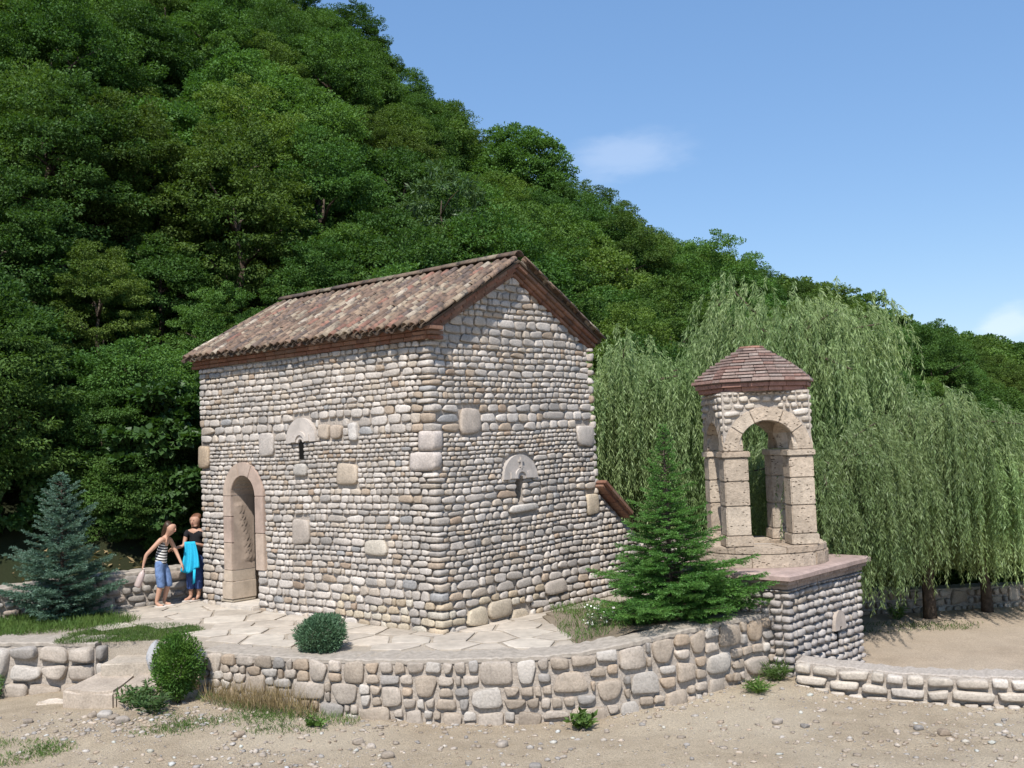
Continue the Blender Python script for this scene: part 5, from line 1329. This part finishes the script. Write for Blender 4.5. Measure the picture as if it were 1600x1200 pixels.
class Fig:
    def __init__(s): s.J = []; s.E = []
    def chain(s, pts, start=None):
        prev = start
        for p in pts:
            s.J.append((tuple(p[0]), p[1], p[2] if len(p) > 2 else p[1])); i = len(s.J) - 1
            if prev is not None: s.E.append((prev, i))
            prev = i
        return prev
    def hand(s, wrist, palm, tip_dir, side, curl):
        """five fingers of unequal length leaving the palm, thumb from its side"""
        t = Vector(tip_dir).normalized(); sd = Vector(side).normalized(); cu = Vector(curl).normalized(); pp = Vector(s.J[palm][0])
        for k, (off, ln_) in enumerate(((-.026, .065), (-.009, .078), (.009, .072), (.026, .056))):
            b = pp + sd * off + t * .02; m_ = b + t * ln_ * .5 + cu * .008; e = m_ + t * ln_ * .3 + cu * ln_ * .35
            s.chain([(b, .010), (m_, .009), (e, .007)], palm)
        b = pp - t * .015 - sd * .034; s.chain([(b, .011), (b - sd * .014 + t * .03 + cu * .012, .008)], palm)
    def mesh(s, name, sub=2): return skin_mesh(name, s.J, s.E, 0, sub)
skin_m = mat_plain('fair_skin', (.50, .29, .20), .55, .35, .06, 30, 0); skin_m2 = mat_plain('tanned_skin', (.42, .235, .16), .55, .35, .06, 30, 0)  # plain even skin tones
denim = mat_plain('faded_denim', (.13, .20, .36), .9, .15, .45, 14, .2, .004); denim2 = mat_plain('blue_denim', (.05, .085, .22), .9, .15, .3, 14, .2, .004)
hair_m = mat_plain('brown_hair', (.05, .028, .016), .5, .4, .4, 60, .4, .004); hair_m2 = mat_plain('reddish_short_hair', (.14, .06, .03), .5, .4, .4, 60, .4, .004)
black_m = mat_plain('black_cotton', (.018, .016, .018), .9, .15, .2, 30, .1); towel_m = mat_plain('turquoise_towel', (.03, .42, .62), .95, .1, .12, 60, .5, .006)
jug_m = mat_plain('pinkish_plastic', (.50, .40, .37), .4, .4, .08, 10, 0); white_m = mat_plain('pale_sandal', (.52, .47, .42), .8, .2, .1); dark_m = mat_plain('dark_eye', (.02, .015, .012), .4, .4, 0, 10, 0); lip_m = mat_plain('lip', (.40, .15, .12), .5, .3, 0, 10, 0)
st_m, N, L, B = new_mat('striped_jersey'); g_ = N.new('ShaderNodeNewGeometry'); sx_ = N.new('ShaderNodeSeparateXYZ'); L.new(g_.outputs['Position'], sx_.inputs[0])
m1 = N.new('ShaderNodeMath'); m1.operation = 'MULTIPLY_ADD'; L.new(sx_.outputs['X'], m1.inputs[0]); m1.inputs[1].default_value = .25; L.new(sx_.outputs['Z'], m1.inputs[2])
m2 = N.new('ShaderNodeMath'); m2.operation = 'MULTIPLY'; L.new(m1.outputs[0], m2.inputs[0]); m2.inputs[1].default_value = 1 / .050; m3 = N.new('ShaderNodeMath'); m3.operation = 'FRACT'; L.new(m2.outputs[0], m3.inputs[0])
m4 = N.new('ShaderNodeMath'); m4.operation = 'GREATER_THAN'; L.new(m3.outputs[0], m4.inputs[0]); m4.inputs[1].default_value = .5; L.new(_mix(N, L, m4.outputs[0], (.018, .018, .022), (.72, .70, .66)), B.inputs['Base Color']); B.inputs['Roughness'].default_value = .9

def face_bits(root, head, fwd, left, r_):
    h = Vector(head); f = Vector(fwd).normalized(); l = Vector(left).normalized()
    for s in (-1, 1):
        m = bpy.data.meshes.new('eye'); bm = bmesh.new(); bmesh.ops.create_uvsphere(bm, u_segments=8, v_segments=6, radius=.0075); bm.to_mesh(m); bm.free()
        o = link('eye', m, root, dark_m); o.location = h + f * r_ * .93 + l * s * .032 + Vector((0, 0, .012))
    m = bpy.data.meshes.new('nose'); bm = bmesh.new(); bmesh.ops.create_uvsphere(bm, u_segments=8, v_segments=6, radius=.016); bm.to_mesh(m); bm.free()
    o = link('nose', m, root, skin_m); o.location = h + f * r_ * 1.0 + Vector((0, 0, -.018)); o.scale = (.9, .9, 1.4)
    m = bpy.data.meshes.new('mouth'); bm = bmesh.new(); bmesh.ops.create_uvsphere(bm, u_segments=8, v_segments=6, radius=.02); bm.to_mesh(m); bm.free()
    o = link('mouth', m, root, lip_m); o.location = h + f * r_ * .88 + Vector((0, 0, -.048)); o.scale = (1, 1, .35)
def shoe(root, p, d, mat, ln_=.24):
    m = bpy.data.meshes.new('shoe'); bm = bmesh.new(); bmesh.ops.create_uvsphere(bm, u_segments=12, v_segments=8, radius=1); bm.to_mesh(m); bm.free(); m.polygons.foreach_set('use_smooth', np.ones(len(m.polygons), dtype=bool))
    o = link('shoe', m, root, mat); o.location = p; o.rotation_euler = (0, 0, math.atan2(d[1], d[0])); o.scale = (ln_ / 2, .045, .022)

# girl in the striped top, leaning towards the woman, jug in hand
girl = empty('person', (-6.42, 18.40, .022)); tag(girl, 'girl in striped sleeveless top and denim capris, bending forward with a jug in hand', 'person')
F_ = Fig()
pel = F_.chain([((.04, 0, .80), .105, .085)]); wst = F_.chain([((.06, 0, .95), .085, .075), ((.10, 0, 1.09), .10, .078), ((.13, 0, 1.19), .10, .07)], pel)
nk = F_.chain([((.165, 0, 1.25), .050), ((.20, -.005, 1.295), .060), ((.24, -.01, 1.345), .098, .09), ((.245, -.01, 1.405), .108, .098), ((.235, -.005, 1.455), .085, .08)], wst)
for sgn, dx in ((-1, -.02), (1, .06)):
    F_.chain([((.04 + dx * .3, sgn * .075, .74), .085), ((.085 + dx, sgn * .08, .42), .055), ((.05 + dx, sgn * .08, .27), .048), ((.0 + dx, sgn * .08, .085), .032), ((.05 + dx, sgn * .085, .035), .032), ((.13 + dx, sgn * .09, .022), .026)], pel)
wr = F_.chain([((.105, -.145, 1.195), .048), ((-.02, -.19, 1.06), .040), ((-.14, -.21, .94), .034), ((-.185, -.22, .78), .024), ((-.19, -.22, .72), .03, .018)], wst)
F_.hand(None, wr, (-.1, 0, -1), (0, 1, 0), (.8, 0, -.2))
wl_ = F_.chain([((.155, .145, 1.185), .048), ((.22, .17, 1.05), .040), ((.28, .16, .92), .033), ((.37, .11, .75), .024), ((.395, .10, .70), .028, .017)], wst)
F_.hand(None, wl_, (.45, -.1, -.9), (0, 1, 0), (-.5, 0, -.5))
body = link('body', F_.mesh('body'), girl, skin_m)
T_ = Fig(); a = T_.chain([((.04, 0, .72), .13, .10), ((.045, 0, .80), .135, .112), ((.062, 0, .95), .112, .10), ((.10, 0, 1.09), .117, .094), ((.128, 0, 1.185), .122, .09)]); T_.chain([((.12, -.085, 1.225), .03)], a); T_.chain([((.14, .085, 1.22), .03)], a); link('striped_top', T_.mesh('striped_top'), girl, st_m)
P_ = Fig(); a = P_.chain([((.04, 0, .795), .132, .108)]); P_.chain([((.05, 0, .87), .115, .095)], a)
for sgn, dx in ((-1, -.02), (1, .06)): P_.chain([((.04 + dx * .3, sgn * .075, .72), .10), ((.07 + dx * .8, sgn * .08, .54), .084), ((.09 + dx, sgn * .08, .37), .074), ((.085 + dx, sgn * .08, .34), .072)], a)
link('capri_trousers', P_.mesh('capri_trousers'), girl, denim)
H_ = Fig(); a = H_.chain([((.255, -.01, 1.475), .075, .085), ((.21, -.005, 1.435), .112, .112), ((.165, 0, 1.38), .085), ((.11, 0, 1.32), .045), ((.08, 0, 1.25), .028), ((.07, 0, 1.18), .010)]); link('hair', H_.mesh('hair'), girl, hair_m)
face_bits(girl, (.24, -.01, 1.385), (.93, -.25, -.15), (.25, .95, 0), .090)
shoe(girl, (.05, -.085, .006), (1, -.1), white_m); shoe(girl, (.14, .088, .006), (1, .1), white_m)
jm = MB(); ax0, ax1 = Vector((-6.42 - .175, 18.40 - .245, .71)), Vector((-6.42 - .285, 18.40 - .27, .415)); prof_ = [(0, .018), (.10, .020), (.13, .034), (.22, .050), (.5, .060), (.9, .062), (1.0, .052)]
jm.tube([tuple(Vector((0, 0, 0)).lerp(ax1 - ax0, t_)) for t_, _ in prof_], [q for _, q in prof_], 14)
jug = link('jug', jm.mesh('jug', True), None, jug_m); jug.location = ax0; tag(jug, 'pinkish beige plastic jug hanging from the striped girl\'s hand', 'jug')
cm = MB(); cm.tube([(0, 0, .0), tuple((ax0 - ax1).normalized() * .03)], [.021, .021], 10); link('cap', cm.mesh('cap', True), jug, white_m)

# woman half hidden by the corner of the chapel
wom = empty('person', (-5.97, 18.98, .022)); tag(wom, 'person in black top and rolled-up jeans half hidden by the chapel corner', 'person')
F_ = Fig(); pel = F_.chain([((.03, 0, .86), .125, .10)]); wst = F_.chain([((.04, 0, 1.0), .11, .09), ((.05, .0, 1.15), .125, .095), ((.06, 0, 1.26), .125, .08)], pel)
nk = F_.chain([((.055, -.01, 1.335), .055), ((.05, -.02, 1.375), .066), ((.045, -.025, 1.425), .10, .095), ((.045, -.02, 1.49), .108, .10), ((.045, -.015, 1.545), .085)], wst)
for sgn in (-1, 1): F_.chain([((.03 + sgn * .085, 0, .80), .095), ((.02 + sgn * .08, -.01, .45), .065), ((.01 + sgn * .075, .02, .28), .055), ((.0 + sgn * .07, .03, .085), .036), ((-.03 + sgn * .07, -.02, .04), .036), ((-.09 + sgn * .07, -.09, .025), .028)], pel)
wr = F_.chain([((-.11, -.01, 1.265), .052), ((-.13, -.06, 1.13), .042), ((-.14, -.11, 1.02), .036), ((-.26, -.19, .985), .026), ((-.31, -.21, .975), .030, .018)], wst); F_.hand(None, wr, (-1, -.3, -.1), (.2, -.5, .8), (0, 0, -1))
wl_ = F_.chain([((.225, -.01, 1.255), .052), ((.26, -.04, 1.12), .042), ((.24, -.10, 1.0), .036), ((.14, -.2, 1.05), .026), ((.10, -.22, 1.065), .030, .018)], wst); F_.hand(None, wl_, (-1, -.1, .1), (0, -.3, 1), (0, 0, -1))
link('body', F_.mesh('body'), wom, skin_m2)
T_ = Fig(); a = T_.chain([((.03, 0, .76), .15, .118), ((.03, 0, .85), .158, .128), ((.04, 0, 1.0), .142, .118), ((.05, 0, 1.15), .142, .112), ((.06, 0, 1.265), .145, .10)]); T_.chain([((-.105, -.01, 1.262), .078), ((-.13, -.055, 1.14), .066)], a); T_.chain([((.22, -.01, 1.252), .078), ((.255, -.038, 1.14), .066)], a); link('black_top', T_.mesh('black_top'), wom, black_m)
P_ = Fig(); a = P_.chain([((.03, 0, .86), .145, .118)]); P_.chain([((.035, 0, .93), .13, .11)], a)
for sgn in (-1, 1): P_.chain([((.03 + sgn * .085, 0, .78), .11), ((.02 + sgn * .08, -.01, .45), .085), ((.01 + sgn * .075, .015, .24), .078), ((.01 + sgn * .075, .015, .21), .076)], a)
link('jeans', P_.mesh('jeans'), wom, denim2)
H_ = Fig(); H_.chain([((.045, -.02, 1.57), .085), ((.055, .012, 1.53), .112, .112), ((.06, .035, 1.45), .10, .10)]); link('hair', H_.mesh('hair'), wom, hair_m2); face_bits(wom, (.045, -.025, 1.465), (-.3, -.95, -.05), (.95, -.3, 0), .092)
for sgn in (-1, 1): shoe(wom, (-.05 + sgn * .07, -.035, .008), (-.6, -.8), white_m)
tw = MB(); nu, nvv = 16, 14
for side_ in (0, 1):
    for j in range(nvv + 1):
        for i in range(nu + 1):
            u, v_ = i / nu, j / nvv; w_ = .19 + .15 * v_; z = 1.10 - .52 * v_ - .05 * math.sin(u * 5) * v_; x = (u - .45) * w_ + .02 * math.sin(v_ * 3); y = -.25 - .028 * math.sin(u * 14 + v_ * 1.5) * (.4 + v_) - .02 * v_ + side_ * .035
            tw.v.append((x, y, z))
m_ = (nu + 1) * (nvv + 1)
for side_ in (0, 1):
    for j in range(nvv):
        for i in range(nu): a = side_ * m_ + j * (nu + 1) + i; q = (a, a + 1, a + nu + 2, a + nu + 1); tw.f.append(q if side_ else q[::-1])
for i in range(nu): b = nvv * (nu + 1) + i; tw.f += [(i, i + 1, m_ + i + 1, m_ + i), (b, m_ + b, m_ + b + 1, b + 1)]
for j in range(nvv): a = j * (nu + 1); b = a + nu; tw.f += [(a, m_ + a, m_ + a + nu + 1, a + nu + 1), (b, b + nu + 1, m_ + b + nu + 1, m_ + b)]
tw.add([(.07, -.27, .60), (.115, -.27, .60), (.10, -.275, .36), (.055, -.265, .33), (.07, -.25, .60), (.115, -.25, .60), (.10, -.255, .36), (.055, -.245, .33)], [(0, 1, 2, 3), (4, 7, 6, 5), (0, 4, 5, 1), (1, 5, 6, 2), (2, 6, 7, 3), (3, 7, 4, 0)])
towel = link('towel', tw.mesh('towel', True), None, towel_m); towel.location = (-5.97, 18.98, .022); tag(towel, 'bright turquoise towel hanging from the half-hidden person\'s arm', 'towel')
